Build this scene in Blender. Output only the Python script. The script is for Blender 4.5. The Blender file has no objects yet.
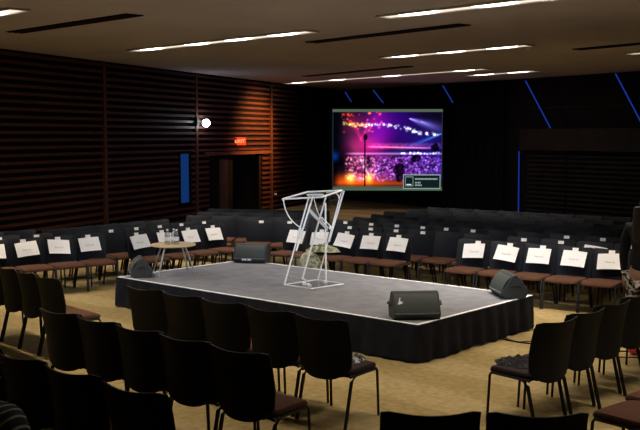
import bpy, bmesh, math, random
from mathutils import Vector, Matrix
random.seed(7)
PI = math.pi
SC = bpy.context.scene
COL = SC.collection

# ------------------------------------------------------------------ camera, world, light
CAM_H = 2.3
cd = bpy.data.cameras.new('camera')
cam = bpy.data.objects.new('camera', cd)
COL.objects.link(cam)
cd.sensor_width = 36.0
cd.lens = 944.0 / 640.0 * 36.0
cd.clip_end = 200
cam.location = (0, 0, CAM_H)
cam.rotation_euler = (math.radians(90 - 4.784), 0, 0)
SC.camera = cam

world = bpy.data.worlds.new('dark_hall')
SC.world = world
world.use_nodes = True
world.node_tree.nodes['Background'].inputs[0].default_value = (0.5, 0.6, 0.9, 1)
world.node_tree.nodes['Background'].inputs[1].default_value = 0.0

SC.view_settings.view_transform = 'Standard'
SC.view_settings.look = 'None'
SC.view_settings.gamma = 1.0
SC.view_settings.use_curve_mapping = False
SC.view_settings.exposure = 0.0
SC.cycles.use_denoising = True
SC.cycles.max_bounces = 6
SC.cycles.diffuse_bounces = 4
SC.cycles.transparent_max_bounces = 16
SC.cycles.sample_clamp_indirect = 4.0

SLOT_E = 1.1        # strength of the luminous strip in the ceiling slots
LAMP_E = 9.0       # strength of the lamps in the slots
SLOT_W = 17.0       # watts per metre of ceiling slot


def light(name, kind, loc, energy, color, target=None, **kw):
    l = bpy.data.lights.new(name, kind)
    l.energy = energy
    l.color = color
    for k, v in kw.items():
        setattr(l, k, v)
    o = bpy.data.objects.new(name, l)
    COL.objects.link(o)
    o.location = loc
    if target is not None:
        d = Vector(target) - Vector(loc)
        o.rotation_euler = d.to_track_quat('-Z', 'Y').to_euler()
    return o


# the stage spots hang from the ceiling beside and behind the stage
light('stage_spot_right', 'SPOT', (6.5, 13.5, 3.85), 420, (0.93, 0.96, 1.0), (0.2, 12.2, 0.4),
      spot_size=math.radians(44), spot_blend=0.9, shadow_soft_size=0.12)
light('stage_spot_left', 'SPOT', (-5.2, 15.8, 3.85), 260, (0.93, 0.96, 1.0), (-0.6, 12.6, 0.4),
      spot_size=math.radians(42), spot_blend=0.9, shadow_soft_size=0.12)
# two front spots high over the near rows, aimed at the stage and the first rows beyond it
light('front_spot', 'SPOT', (-0.9, 5.0, 3.85), 760, (0.82, 0.90, 1.0), (-1.9, 14.6, 0.8),
      spot_size=math.radians(30), spot_blend=0.6, shadow_soft_size=0.10)
light('added_lectern_spot', 'SPOT', (0.6, 5.0, 3.85), 620, (0.90, 0.94, 1.0), (-0.05, 12.1, 1.0),  # unseen narrow spot, added to brighten the acrylic lectern
      spot_size=math.radians(13), spot_blend=0.8, shadow_soft_size=0.08)
light('front_spot', 'SPOT', (1.4, 5.0, 3.85), 760, (0.82, 0.90, 1.0), (1.9, 14.0, 0.8),
      spot_size=math.radians(30), spot_blend=0.6, shadow_soft_size=0.10)
# warm wall washer by the door, set in the ceiling close to the slatted wall
light('wall_washer', 'SPOT', (0.25, 27.7, 3.85), 2300, (1.0, 0.40, 0.12), (-2.0, 28.4, 2.35),
      spot_size=math.radians(70), spot_blend=1.0, shadow_soft_size=0.3)

# stage frame: A corner, U along the near edge, V across the stage
A = Vector((-2.745, 12.651)); U = Vector((0.7526, -0.6585)); V = Vector((0.6585, 0.7526))
HU = math.atan2(-U.y, U.x)          # 41.2 degrees


def W(u, v, z=0.0):
    p = A + U * u + V * v
    return Vector((p.x, p.y, z))


# ------------------------------------------------------------------ materials
def mat(name, color, rough=0.6, metal=0.0, spec=0.5, emit=None, estr=0.0, alpha=1.0, trans=0.0, ior=1.45):
    m = bpy.data.materials.new(name)
    m.use_nodes = True
    b = m.node_tree.nodes['Principled BSDF']
    b.inputs['Base Color'].default_value = (*color, 1)
    b.inputs['Roughness'].default_value = rough
    b.inputs['Metallic'].default_value = metal
    b.inputs['Specular IOR Level'].default_value = spec
    b.inputs['Transmission Weight'].default_value = trans
    b.inputs['IOR'].default_value = ior
    b.inputs['Alpha'].default_value = alpha
    if emit:
        b.inputs['Emission Color'].default_value = (*emit, 1)
        b.inputs['Emission Strength'].default_value = estr
    return m


def noisy(name, c1, c2, scale=20.0, rough=0.8, bump=0.0, detail=4.0, spec=0.3, stretch=(1, 1, 1), contrast=(0.35, 0.65), bump_scale=None):
    m = mat(name, c1, rough, spec=spec)
    nt = m.node_tree
    N = nt.nodes
    b = N['Principled BSDF']
    tc = N.new('ShaderNodeTexCoord')
    mp = N.new('ShaderNodeMapping')
    mp.inputs['Scale'].default_value = stretch
    nt.links.new(tc.outputs['Object'], mp.inputs['Vector'])
    no = N.new('ShaderNodeTexNoise')
    no.inputs['Scale'].default_value = scale
    no.inputs['Detail'].default_value = detail
    nt.links.new(mp.outputs[0], no.inputs['Vector'])
    r = N.new('ShaderNodeValToRGB')
    r.color_ramp.elements[0].position = contrast[0]
    r.color_ramp.elements[1].position = contrast[1]
    r.color_ramp.elements[0].color = (*c1, 1)
    r.color_ramp.elements[1].color = (*c2, 1)
    nt.links.new(no.outputs['Fac'], r.inputs[0])
    nt.links.new(r.outputs[0], b.inputs['Base Color'])
    if bump:
        n2 = N.new('ShaderNodeTexNoise')
        n2.inputs['Scale'].default_value = bump_scale or scale * 4
        nt.links.new(mp.outputs[0], n2.inputs['Vector'])
        bp = N.new('ShaderNodeBump')
        bp.inputs['Strength'].default_value = bump
        bp.inputs['Distance'].default_value = 0.01
        nt.links.new(n2.outputs['Fac'], bp.inputs['Height'])
        nt.links.new(bp.outputs[0], b.inputs['Normal'])
    return m


def carpet_material():
    m = mat('patterned_tan_carpet', (0.3, 0.2, 0.08), 0.95, spec=0.1)
    nt = m.node_tree
    N = nt.nodes
    L = nt.links
    b = N['Principled BSDF']
    tc = N.new('ShaderNodeTexCoord')
    mp = N.new('ShaderNodeMapping')
    mp.inputs['Rotation'].default_value = (0, 0, HU)
    L.new(tc.outputs['Object'], mp.inputs['Vector'])
    # broad paler and darker stripes running with the stage edge
    wv = N.new('ShaderNodeTexWave')
    wv.bands_direction = 'Y'
    wv.inputs['Scale'].default_value = 0.3
    wv.inputs['Distortion'].default_value = 2.2
    wv.inputs['Detail'].default_value = 2.0
    wv.inputs['Detail Scale'].default_value = 1.3
    L.new(mp.outputs[0], wv.inputs['Vector'])
    n1 = N.new('ShaderNodeTexNoise')
    n1.inputs['Scale'].default_value = 14
    n1.inputs['Detail'].default_value = 5
    L.new(mp.outputs[0], n1.inputs['Vector'])
    r1 = N.new('ShaderNodeValToRGB')
    r1.color_ramp.elements[0].position = 0.30
    r1.color_ramp.elements[1].position = 0.75
    r1.color_ramp.elements[0].color = (0.33, 0.245, 0.105, 1)
    r1.color_ramp.elements[1].color = (0.41, 0.31, 0.15, 1)
    L.new(wv.outputs['Fac'], r1.inputs[0])
    r2 = N.new('ShaderNodeValToRGB')
    r2.color_ramp.elements[0].position = 0.35
    r2.color_ramp.elements[1].position = 0.7
    r2.color_ramp.elements[0].color = (0.72, 0.72, 0.72, 1)
    r2.color_ramp.elements[1].color = (1, 1, 1, 1)
    L.new(n1.outputs['Fac'], r2.inputs[0])
    mx = N.new('ShaderNodeMix')
    mx.data_type = 'RGBA'
    mx.blend_type = 'MULTIPLY'
    mx.inputs['Factor'].default_value = 1.0
    L.new(r1.outputs[0], mx.inputs[6])
    L.new(r2.outputs[0], mx.inputs[7])
    L.new(mx.outputs[2], b.inputs['Base Color'])
    return m


def camo_material():
    m = mat('camouflage_cloth', (0.2, 0.2, 0.12), 0.9, spec=0.1)
    nt = m.node_tree
    N = nt.nodes
    no = N.new('ShaderNodeTexNoise')
    no.inputs['Scale'].default_value = 9
    no.inputs['Detail'].default_value = 3
    tc = N.new('ShaderNodeTexCoord')
    nt.links.new(tc.outputs['Object'], no.inputs['Vector'])
    r = N.new('ShaderNodeValToRGB')
    r.color_ramp.interpolation = 'CONSTANT'
    e = r.color_ramp.elements
    e[0].position = 0.0
    e[0].color = (0.12, 0.13, 0.08, 1)
    e[1].position = 0.45
    e[1].color = (0.30, 0.31, 0.20, 1)
    for p, c in ((0.52, (0.46, 0.44, 0.32, 1)), (0.6, (0.20, 0.21, 0.13, 1))):
        x = e.new(p)
        x.color = c
    nt.links.new(no.outputs['Fac'], r.inputs[0])
    nt.links.new(r.outputs[0], N['Principled BSDF'].inputs['Base Color'])
    return m


def thin_clear(name, tint=(1, 1, 1), gloss=0.12):
    m = bpy.data.materials.new(name)
    m.use_nodes = True
    nt = m.node_tree
    N = nt.nodes
    N.clear()
    o = N.new('ShaderNodeOutputMaterial')
    t = N.new('ShaderNodeBsdfTransparent')
    t.inputs[0].default_value = (*tint, 1)
    g = N.new('ShaderNodeBsdfGlossy')
    g.inputs['Roughness'].default_value = 0.08
    mx = N.new('ShaderNodeMixShader')
    mx.inputs[0].default_value = gloss
    nt.links.new(t.outputs[0], mx.inputs[1])
    nt.links.new(g.outputs[0], mx.inputs[2])
    nt.links.new(mx.outputs[0], o.inputs[0])
    return m


def emission(name, color, strength):
    m = bpy.data.materials.new(name)
    m.use_nodes = True
    nt = m.node_tree
    nt.nodes.clear()
    o = nt.nodes.new('ShaderNodeOutputMaterial')
    e = nt.nodes.new('ShaderNodeEmission')
    e.inputs[0].default_value = (*color, 1)
    e.inputs[1].default_value = strength
    nt.links.new(e.outputs[0], o.inputs[0])
    return m


M = dict(
    carpet=carpet_material(),
    ceiling=noisy('taupe_painted_ceiling', (0.50, 0.46, 0.45), (0.57, 0.525, 0.51), 0.6, 0.9, contrast=(0.3, 0.7)),
    black_wall=noisy('black_painted_wall', (0.006, 0.006, 0.008), (0.010, 0.010, 0.013), 3, 0.9),
    wood=noisy('red_brown_timber', (0.045, 0.014, 0.010), (0.095, 0.029, 0.017), 3, 0.5, stretch=(1, 1, 12), spec=0.35),
    wood_trim=noisy('brown_timber_trim', (0.085, 0.035, 0.018), (0.12, 0.05, 0.025), 4, 0.5),
    gap=mat('black_gap', (0.008, 0.006, 0.006), 0.95, spec=0.1),
    dark_panel=noisy('dark_grey_panel', (0.022, 0.018, 0.017), (0.032, 0.027, 0.025), 3, 0.7),
    drape=noisy('black_velvet', (0.006, 0.006, 0.008), (0.012, 0.012, 0.016), 6, 0.95, spec=0.1),
    skirt=noisy('black_stage_skirt_cloth', (0.005, 0.006, 0.011), (0.010, 0.011, 0.020), 8, 0.85, spec=0.25),
    deck=noisy('dark_grey_deck_carpet', (0.175, 0.178, 0.205), (0.225, 0.228, 0.255), 5, 0.8, bump=0.15, spec=0.25),
    tape=mat('white_edge_tape', (0.92, 0.93, 0.95), 0.5),
    shell=noisy('black_chair_shell', (0.007, 0.009, 0.015), (0.010, 0.013, 0.021), 30, 0.6, spec=0.25, bump=0.05),
    seat=noisy('rust_brown_upholstery', (0.066, 0.030, 0.019), (0.094, 0.043, 0.027), 60, 0.9, bump=0.2, spec=0.15),
    seat_dark=noisy('dark_plum_upholstery', (0.025, 0.018, 0.018), (0.04, 0.026, 0.026), 60, 0.9, spec=0.15),
    leg=mat('black_steel', (0.012, 0.012, 0.013), 0.5, spec=0.3),
    paper=mat('white_paper', (0.86, 0.87, 0.92), 0.7, spec=0.2),
    ink=mat('grey_print', (0.30, 0.30, 0.33), 0.8),
    red=mat('red_paint', (0.6, 0.04, 0.04), 0.5),
    speaker=noisy('charcoal_speaker_cabinet', (0.035, 0.04, 0.042), (0.05, 0.055, 0.058), 80, 0.6, bump=0.15),
    grille=noisy('dark_grey_steel_grille', (0.055, 0.068, 0.068), (0.08, 0.095, 0.095), 150, 0.5, bump=0.3),
    rim=mat('grey_edge', (0.16, 0.17, 0.17), 0.4),
    rim_pale=mat('frosted_acrylic', (0.6, 0.62, 0.64), 0.4),
    pale_wood=noisy('pale_birch', (0.62, 0.46, 0.27), (0.70, 0.54, 0.34), 5, 0.45, stretch=(1, 8, 1)),
    chrome=mat('brushed_steel', (0.62, 0.64, 0.66), 0.3, 1.0),
    acrylic=mat('bright_acrylic_edge', (0.95, 0.96, 0.98), 0.35, spec=0.7, alpha=1.0),
    clear=thin_clear('clear_acrylic_sheet', (0.97, 0.98, 0.99), 0.10),
    bottle=thin_clear('clear_bottle_plastic', (0.85, 0.88, 0.9), 0.35),
    camo=camo_material(),
    slot=emission('warm_slot_glow', (1.0, 0.86, 0.68), SLOT_E),
    lamp=emission('warm_white_lamp', (1.0, 0.93, 0.80), LAMP_E),
    blue_led=emission('blue_led', (0.04, 0.13, 1.0), 0.24),
    blue_pane=emission('blue_lit_pane', (0.012, 0.07, 0.30), 0.40),
    white_lamp=emission('cold_white_lamp', (0.82, 0.9, 1.0), 30.0),
    exit=emission('red_exit_glow', (1.0, 0.05, 0.012), 1.5),
    exit_text=emission('orange_exit_letters', (1.0, 0.34, 0.14), 2.2),
    skin=noisy('skin', (0.50, 0.28, 0.20), (0.55, 0.32, 0.23), 10, 0.6),
    hair=noisy('dark_hair', (0.02, 0.015, 0.012), (0.05, 0.035, 0.025), 30, 0.55, stretch=(8, 8, 1)),
    black_cloth=noisy('black_cloth', (0.012, 0.013, 0.018), (0.02, 0.02, 0.026), 30, 0.9),
    eye=mat('dark_eye', (0.02, 0.015, 0.01), 0.2),
)


def striped_material(name, base, stripe, scale, lo=0.9, axis='Y', rot=0.0):
    m = mat(name, base, 0.9, spec=0.1)
    nt = m.node_tree
    N = nt.nodes
    tc = N.new('ShaderNodeTexCoord')
    mp = N.new('ShaderNodeMapping')
    mp.inputs['Rotation'].default_value = (0, rot, 0)
    nt.links.new(tc.outputs['Object'], mp.inputs['Vector'])
    w = N.new('ShaderNodeTexWave')
    w.bands_direction = axis
    w.inputs['Scale'].default_value = scale
    nt.links.new(mp.outputs[0], w.inputs['Vector'])
    r = N.new('ShaderNodeValToRGB')
    r.color_ramp.elements[0].position = lo
    r.color_ramp.elements[1].position = min(lo + 0.05, 1)
    r.color_ramp.elements[0].color = (*base, 1)
    r.color_ramp.elements[1].color = (*stripe, 1)
    nt.links.new(w.outputs['Fac'], r.inputs[0])
    nt.links.new(r.outputs[0], N['Principled BSDF'].inputs['Base Color'])
    return m


M['stripe'] = striped_material('navy_pinstripe', (0.10, 0.13, 0.19), (0.85, 0.87, 0.9), 6.5, 0.84, 'X', -0.5)
M['floral'] = noisy('black_and_white_floral', (0.03, 0.03, 0.035), (0.62, 0.60, 0.58), 22, 0.9, contrast=(0.47, 0.53))
M['scarf'] = noisy('dark_patterned_scarf', (0.010, 0.010, 0.012), (0.07, 0.065, 0.065), 34, 0.9, bump=0.6, contrast=(0.56, 0.66))
M['white_knit'] = noisy('black_and_white_knit', (0.03, 0.03, 0.035), (0.45, 0.45, 0.47), 28, 0.9, bump=0.5, contrast=(0.5, 0.6))


# ------------------------------------------------------------------ mesh helpers
class MB:
    def __init__(self):
        self.v = []
        self.f = []

    def add(self, vs, fs):
        b = len(self.v)
        self.v += [tuple(p) for p in vs]
        self.f += [tuple(b + i for i in f) for f in fs]
        return self

    def box(self, c, s, mtx=None):
        x, y, z = s[0] / 2, s[1] / 2, s[2] / 2
        vs = [Vector((c[0] + i * x, c[1] + j * y, c[2] + k * z)) for k in (-1, 1) for j in (-1, 1) for i in (-1, 1)]
        if mtx is not None:
            vs = [mtx @ p for p in vs]
        return self.add(vs, [(0, 2, 3, 1), (4, 5, 7, 6), (0, 1, 5, 4), (2, 6, 7, 3), (0, 4, 6, 2), (1, 3, 7, 5)])

    def prism(self, prof, x0, x1):
        """profile of (y, z) extruded along x"""
        n = len(prof)
        vs = [(x0, y, z) for y, z in prof] + [(x1, y, z) for y, z in prof]
        fs = [(i, (i + 1) % n, n + (i + 1) % n, n + i) for i in range(n)]
        fs += [tuple(range(n))[::-1], tuple(range(n, 2 * n))]
        return self.add(vs, fs)

    def tube(self, pts, r, n=8, r2=None, flat=1.0):
        pts = [Vector(p) for p in pts]
        rings = []
        m = len(pts)
        for i, p in enumerate(pts):
            d = (pts[min(i + 1, m - 1)] - pts[max(i - 1, 0)]).normalized()
            up = Vector((0, 0, 1)) if abs(d.z) < 0.9 else Vector((0, 1, 0))
            a = d.cross(up).normalized()
            b = d.cross(a).normalized()
            rr = r if r2 is None else r + (r2 - r) * i / (m - 1)
            rings.append([p + a * math.cos(2 * PI * k / n) * rr + b * math.sin(2 * PI * k / n) * rr * flat for k in range(n)])
        vs = [p for g in rings for p in g]
        fs = []
        for i in range(m - 1):
            for k in range(n):
                fs.append((i * n + k, i * n + (k + 1) % n, (i + 1) * n + (k + 1) % n, (i + 1) * n + k))
        fs.append(tuple(range(n))[::-1])
        fs.append(tuple((m - 1) * n + k for k in range(n)))
        return self.add(vs, fs)

    def lathe(self, prof, n=24, c=(0, 0, 0)):
        """(r, z) profile; caps both ends"""
        m = len(prof)
        vs = [(c[0] + r * math.cos(2 * PI * k / n), c[1] + r * math.sin(2 * PI * k / n), c[2] + z) for r, z in prof for k in range(n)]
        fs = [(i * n + k, i * n + (k + 1) % n, (i + 1) * n + (k + 1) % n, (i + 1) * n + k) for i in range(m - 1) for k in range(n)]
        fs.append(tuple(range(n))[::-1])
        fs.append(tuple((m - 1) * n + k for k in range(n)))
        return self.add(vs, fs)

    def sheet(self, grid, t=None):
        """grid[i][j] of points; t = thickness vector function giving a closed slab"""
        R, C = len(grid), len(grid[0])
        if t is None:
            return self.add([p for r in grid for p in r],
                            [(i * C + j, i * C + j + 1, (i + 1) * C + j + 1, (i + 1) * C + j) for i in range(R - 1) for j in range(C - 1)])
        vs = [Vector(p) for r in grid for p in r]
        vs += [Vector(p) + Vector(t) for r in grid for p in r]
        n = R * C
        fs = []
        for i in range(R - 1):
            for j in range(C - 1):
                a, b, c, d = i * C + j, i * C + j + 1, (i + 1) * C + j + 1, (i + 1) * C + j
                fs.append((a, b, c, d))
                fs.append((n + d, n + c, n + b, n + a))
        edge = [(0, j) for j in range(C)] + [(i, C - 1) for i in range(1, R)] + [(R - 1, j) for j in range(C - 2, -1, -1)] + [(i, 0) for i in range(R - 2, 0, -1)]
        ids = [i * C + j for i, j in edge]
        for k in range(len(ids)):
            a, b = ids[k], ids[(k + 1) % len(ids)]
            fs.append((b, a, n + a, n + b))
        return self.add(vs, fs)

    def mesh(self, name, material=None, smooth=False, bevel=0.0, seg=2):
        me = bpy.data.meshes.new(name)
        me.from_pydata(self.v, [], self.f)
        bm = bmesh.new()
        bm.from_mesh(me)
        bmesh.ops.recalc_face_normals(bm, faces=bm.faces)
        if bevel:
            bmesh.ops.bevel(bm, geom=[e for e in bm.edges if len(e.link_faces) == 2 and e.calc_face_angle(0) > 0.5],
                            offset=bevel, segments=seg, affect='EDGES', profile=0.5)
        if smooth:
            for f in bm.faces:
                f.smooth = True
            for e in bm.edges:
                if len(e.link_faces) == 2 and e.calc_face_angle(0) > 0.7:
                    e.smooth = False
        bm.to_mesh(me)
        bm.free()
        if material:
            me.materials.append(material)
        return me

    def build(self, name, material, parent=None, smooth=False, bevel=0.0, seg=2):
        return link(name, self.mesh(name, material, smooth, bevel, seg), parent)


def link(name, me, parent=None, loc=None, rotz=None):
    o = bpy.data.objects.new(name, me)
    COL.objects.link(o)
    if parent:
        o.parent = parent
    if loc is not None:
        o.location = loc
    if rotz is not None:
        o.rotation_euler = (0, 0, rotz)
    return o


def tag(o, label=None, cat=None, group=None, kind=None):
    if label:
        o['label'] = label
    if cat:
        o['category'] = cat
    if group:
        o['group'] = group
    if kind:
        o['kind'] = kind
    return o


def thing(name, label, cat, loc, rotz=0.0, group=None):
    e = bpy.data.objects.new(name, None)
    e.empty_display_size = 0.1
    COL.objects.link(e)
    e.location = loc
    e.rotation_euler = (0, 0, rotz)
    return tag(e, label, cat, group)


def copy_tree(o, parent=None):
    c = o.copy()
    COL.objects.link(c)
    if parent:
        c.parent = parent
    for ch in list(o.children):
        copy_tree(ch, c)
    return c


def text_mesh(s, size, name, material, extrude=0.001):
    cu = bpy.data.curves.new(name, 'FONT')
    cu.body = s
    cu.size = size
    cu.align_x = 'CENTER'
    cu.align_y = 'CENTER'
    cu.extrude = extrude
    cu.resolution_u = 2
    o = bpy.data.objects.new(name, cu)
    COL.objects.link(o)
    dg = bpy.context.evaluated_depsgraph_get()
    me = bpy.data.meshes.new_from_object(o.evaluated_get(dg))
    me.name = name
    me.materials.clear()
    me.materials.append(material)
    bpy.data.objects.remove(o)
    bpy.data.curves.remove(cu)
    return me


def struct(o, label=None):
    o['kind'] = 'structure'
    if label:
        o['label'] = label
    return o


# ------------------------------------------------------------------ the room
CEIL = 3.95
LW0 = Vector((-6.055, 18.064)); LWD = Vector((0.3726, 0.928)).normalized()
RW0 = Vector((0.552, 34.994)); RWD = Vector((0.578, -0.816)).normalized()
LWN = Vector((LWD.y, -LWD.x))       # into the room
RWN = Vector((RWD.y, -RWD.x))       # into the room
if RWN.y > 0:
    RWN = -RWN


def LWP(s, off, z):
    p = LW0 + LWD * s + LWN * off
    return Vector((p.x, p.y, z))


def RWP(s, off, z):
    p = RW0 + RWD * s + RWN * off
    return Vector((p.x, p.y, z))


def wall_box(mb, P, s0, s1, z0, z1, o0, o1):
    vs = [P(s, o, z) for z in (z0, z1) for o in (o0, o1) for s in (s0, s1)]
    mb.add(vs, [(0, 2, 3, 1), (4, 5, 7, 6), (0, 1, 5, 4), (2, 6, 7, 3), (0, 4, 6, 2), (1, 3, 7, 5)])


corner = Vector((0.68, 34.84))
LB = LW0 + LWD * (-23.8); RB = RW0 + RWD * 25.0
poly = [(LB.x - 0.3, -4.2), (18.4, -4.2), (RB.x + 3.5, RB.y), (corner.x + 0.3, corner.y + 0.4), (corner.x - 0.5, corner.y + 0.3)]


def slab(z0, z1):
    n = len(poly)
    mb = MB()
    mb.add([(x, y, z0) for x, y in poly] + [(x, y, z1) for x, y in poly],
           [tuple(range(n))[::-1], tuple(range(n, 2 * n))] + [(i, (i + 1) % n, n + (i + 1) % n, n + i) for i in range(n)])
    return mb


struct(slab(-0.12, 0.0).build('floor', M['carpet']))
struct(slab(CEIL, CEIL + 0.15).build('ceiling', M['ceiling']))

# slatted timber wall, with the openings of window and door left free
DOOR = (8.17, 11.38, 1.77)
WIN = (6.56, 7.03, 0.58, 1.84)
mb = MB()
wall_box(mb, LWP, -23.8, DOOR[0], 0, CEIL, -0.25, 0)
wall_box(mb, LWP, DOOR[1], 18.05, 0, CEIL, -0.25, 0)
wall_box(mb, LWP, DOOR[0], DOOR[1], DOOR[2], CEIL, -0.25, 0)
wl = mb.build('wall_left', M['gap'])
struct(wl)
mb = MB()
PITCH = 0.15
k = 0
z = 0.12
while z < CEIL - 0.08:
    segs = [(-23.8, 18.0)]
    if z < DOOR[2] + 0.03:
        segs = [(-23.8, DOOR[0] - 0.08), (DOOR[1] + 0.06, 18.0)]
    if WIN[2] - 0.06 < z < WIN[3] + 0.06:
        out = []
        for a, b in segs:
            if a < WIN[0] < b:
                out += [(a, WIN[0] - 0.04), (WIN[1] + 0.04, b)]
            else:
                out.append((a, b))
        segs = out
    for a, b in segs:
        wall_box(mb, LWP, a, b, z - 0.030, z + 0.030, 0.0, 0.05)
    z += PITCH
mb.build('slat_cladding', M['wood'], wl)
for i, s in enumerate((3.29, 7.43, 12.11)):
    mb = MB()
    wall_box(mb, LWP, s - 0.05, s + 0.05, 0.0, CEIL, 0.0, 0.065)
    struct(mb.build('trim_%d' % (i + 1), M['wood_trim']))
mb = MB()
wall_box(mb, LWP, DOOR[0] - 0.3, DOOR[1] + 0.7, DOOR[2] + 0.0, DOOR[2] + 0.09, 0.0, 0.075)
struct(mb.build('trim_4', M['wood_trim']))

# door recess: dark lobby behind, one leaf half open with a grey glazed strip
mb = MB()
wall_box(mb, LWP, DOOR[0] - 0.2, DOOR[1] + 0.2, 0, 2.3, -1.6, -1.5)
wall_box(mb, LWP, DOOR[0] - 0.2, DOOR[0], 0, 2.3, -1.5, -0.25)
wall_box(mb, LWP, DOOR[1], DOOR[1] + 0.2, 0, 2.3, -1.5, -0.25)
struct(mb.build('wall_lobby', M['black_wall']))
d1 = thing('door_1', None, None, LWP(DOOR[0], 0, 0))
struct(d1)


def local(o, P, *a):
    return P(*a) - o.location


def lbox(parent, name, P, args, m, **kw):
    mb = MB()
    wall_box(mb, lambda s, o, z: P(s, o, z) - parent.location, *args)
    return mb.build(name, m, parent, **kw)


lbox(d1, 'door_frame', LWP, (DOOR[0] + 0.02, DOOR[0] + 0.12, 0, DOOR[2] - 0.01, -0.22, 0.02), M['gap'])
lbox(d1, 'door_frame', LWP, (DOOR[1] - 0.12, DOOR[1] - 0.02, 0, DOOR[2] - 0.01, -0.22, 0.02), M['gap'])
lbox(d1, 'door_leaf', LWP, (DOOR[0] + 0.14, 9.75, 0.01, 1.72, -0.16, -0.10), M['gap'])
M['grey_panel'] = noisy('dim_grey_panel', (0.014, 0.016, 0.02), (0.02, 0.022, 0.026), 3, 0.5)
lbox(d1, 'glazed_strip', LWP, (8.92, 9.44, 0.08, 1.66, -0.098, -0.085), M['grey_panel'])

w1 = thing('window_1', None, None, LWP(WIN[0], 0, WIN[2]))
struct(w1)
for a in ((WIN[0] - 0.07, WIN[0], WIN[2] - 0.07, WIN[3] + 0.07), (WIN[1], WIN[1] + 0.07, WIN[2] - 0.07, WIN[3] + 0.07)):
    lbox(w1, 'window_frame', LWP, (*a, 0.0, 0.06), M['gap'])
for a in ((WIN[0], WIN[1], WIN[2] - 0.07, WIN[2]), (WIN[0], WIN[1], WIN[3], WIN[3] + 0.07)):
    lbox(w1, 'window_frame', LWP, (*a, 0.0, 0.06), M['gap'])
lbox(w1, 'blue_pane', LWP, (WIN[0], WIN[1], WIN[2], WIN[3], 0.0, 0.02), M['blue_pane'])

# right-hand black wall with its beam and dark slatted panels
mb = MB()
wall_box(mb, RWP, -0.3, 25.5, 0, CEIL, -0.25, 0)
struct(mb.build('wall_right', M['black_wall']))
mb = MB()
wall_box(mb, RWP, 9.3, 25.0, 1.9, 2.5, 0.0, 0.22)
struct(mb.build('trim_5', M['dark_panel']))
mb = MB()
wall_box(mb, RWP, 9.4, 25.0, 3.08, 3.11, 0.0, 0.04)
struct(mb.build('trim_6', M['dark_panel']))
mb = MB()
for s0, s1 in ((9.45, 10.85), (10.9, 13.6), (13.65, 16.4)):
    z = 0.15
    while z < 1.75:
        wall_box(mb, RWP, s0, s1, z, z + 0.05, 0.0, 0.05)
        z += 0.13
struct(mb.build('trim_7', M['dark_panel']))

# walls outside the frame close the hall
mb = MB()
p, q = Vector((RB.x, RB.y)), Vector((18.2, -4.0))
mb.box(((p.x + q.x) / 2 + 0.2, (p.y + q.y) / 2, CEIL / 2), (0.2, (p - q).length + 0.5, CEIL),
       None)
m3 = Matrix.Translation(((p.x + q.x) / 2 + 0.1, (p.y + q.y) / 2, CEIL / 2)) @ Matrix.Rotation(math.atan2(p.y - q.y, p.x - q.x) - PI / 2, 4, 'Z')
mb = MB()
mb.box((0, 0, 0), (0.2, (p - q).length + 0.4, CEIL - 0.01), m3)
struct(mb.build('wall_side', M['black_wall']))
mb = MB()
mb.box((1.6, -4.1, CEIL / 2), (33.6, 0.2, CEIL - 0.01))
struct(mb.build('wall_back', M['dark_panel']))

# ------------------------------------------------------------------ black drapes in the far corner
def drape(name, P, s0, s1, label, off):
    mb = MB()
    n = int((s1 - s0) / 0.05)
    g = []
    for z in (0.02, 1.3, 2.6, 3.93):
        g.append([P(s0 + (s1 - s0) * i / n, off + 0.05 * math.sin(i * 0.9) + 0.015 * math.sin(i * 2.3 + z), z) for i in range(n + 1)])
    mb.sheet(g)
    o = mb.build(name, M['drape'], None, smooth=True)
    tag(o, label, 'curtain')


drape('stage_drape', LWP, 14.5, 17.85, 'full height black drape covering the end of the slatted timber wall', 0.18)
drape('stage_drape', RWP, 0.35, 8.6, 'full height black drape hanging on the far wall behind the projection screen', 0.18)


# ------------------------------------------------------------------ ceiling slots
def slot_light(p0, p1, label, lamps, power=1.0):
    p0, p1 = Vector(p0), Vector(p1)
    L = (p1 - p0).length
    c = (p0 + p1) / 2
    rz = math.atan2(p1.y - p0.y, p1.x - p0.x)
    t = thing('ceiling_light', label, 'ceiling light', (c.x, c.y, CEIL - 0.03), rz, 'long luminous slots in the ceiling')
    f = MB()
    for s in (-1, 1):
        f.box((0, s * 0.14, 0.014), (L, 0.03, 0.028))
        f.box((s * (L / 2 - 0.015), 0, 0.014), (0.03, 0.25, 0.028))
    f.build('frame', M['ceiling'], t)
    d = MB()
    d.box((0, 0, 0.02), (L - 0.06, 0.25, 0.01))
    d.build('diffuser', M['slot'], t)
    for x in lamps:
        b = MB()
        b.lathe([(0.001, 0.0), (0.09, 0.002), (0.11, 0.008), (0.11, 0.014)], 20)
        me = b.mesh('lamp', M['lamp'], True)
        o = link('lamp', me, t, ((x - 0.5) * (L - 1.1), 0, 0.0))
        o.scale = (3.2, 0.9, 1.0)
    l = bpy.data.lights.new('slot_lamp', 'AREA')
    l.shape = 'RECTANGLE'
    l.size = L - 0.1
    l.size_y = 0.2
    l.energy = SLOT_W * L * power
    l.spread = math.radians(95)
    l.color = (1.0, 0.86, 0.68)
    lo = bpy.data.objects.new('slot_lamp', l)
    COL.objects.link(lo)
    lo.parent = t
    lo.location = (0, 0, -0.012)
    return t


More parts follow.
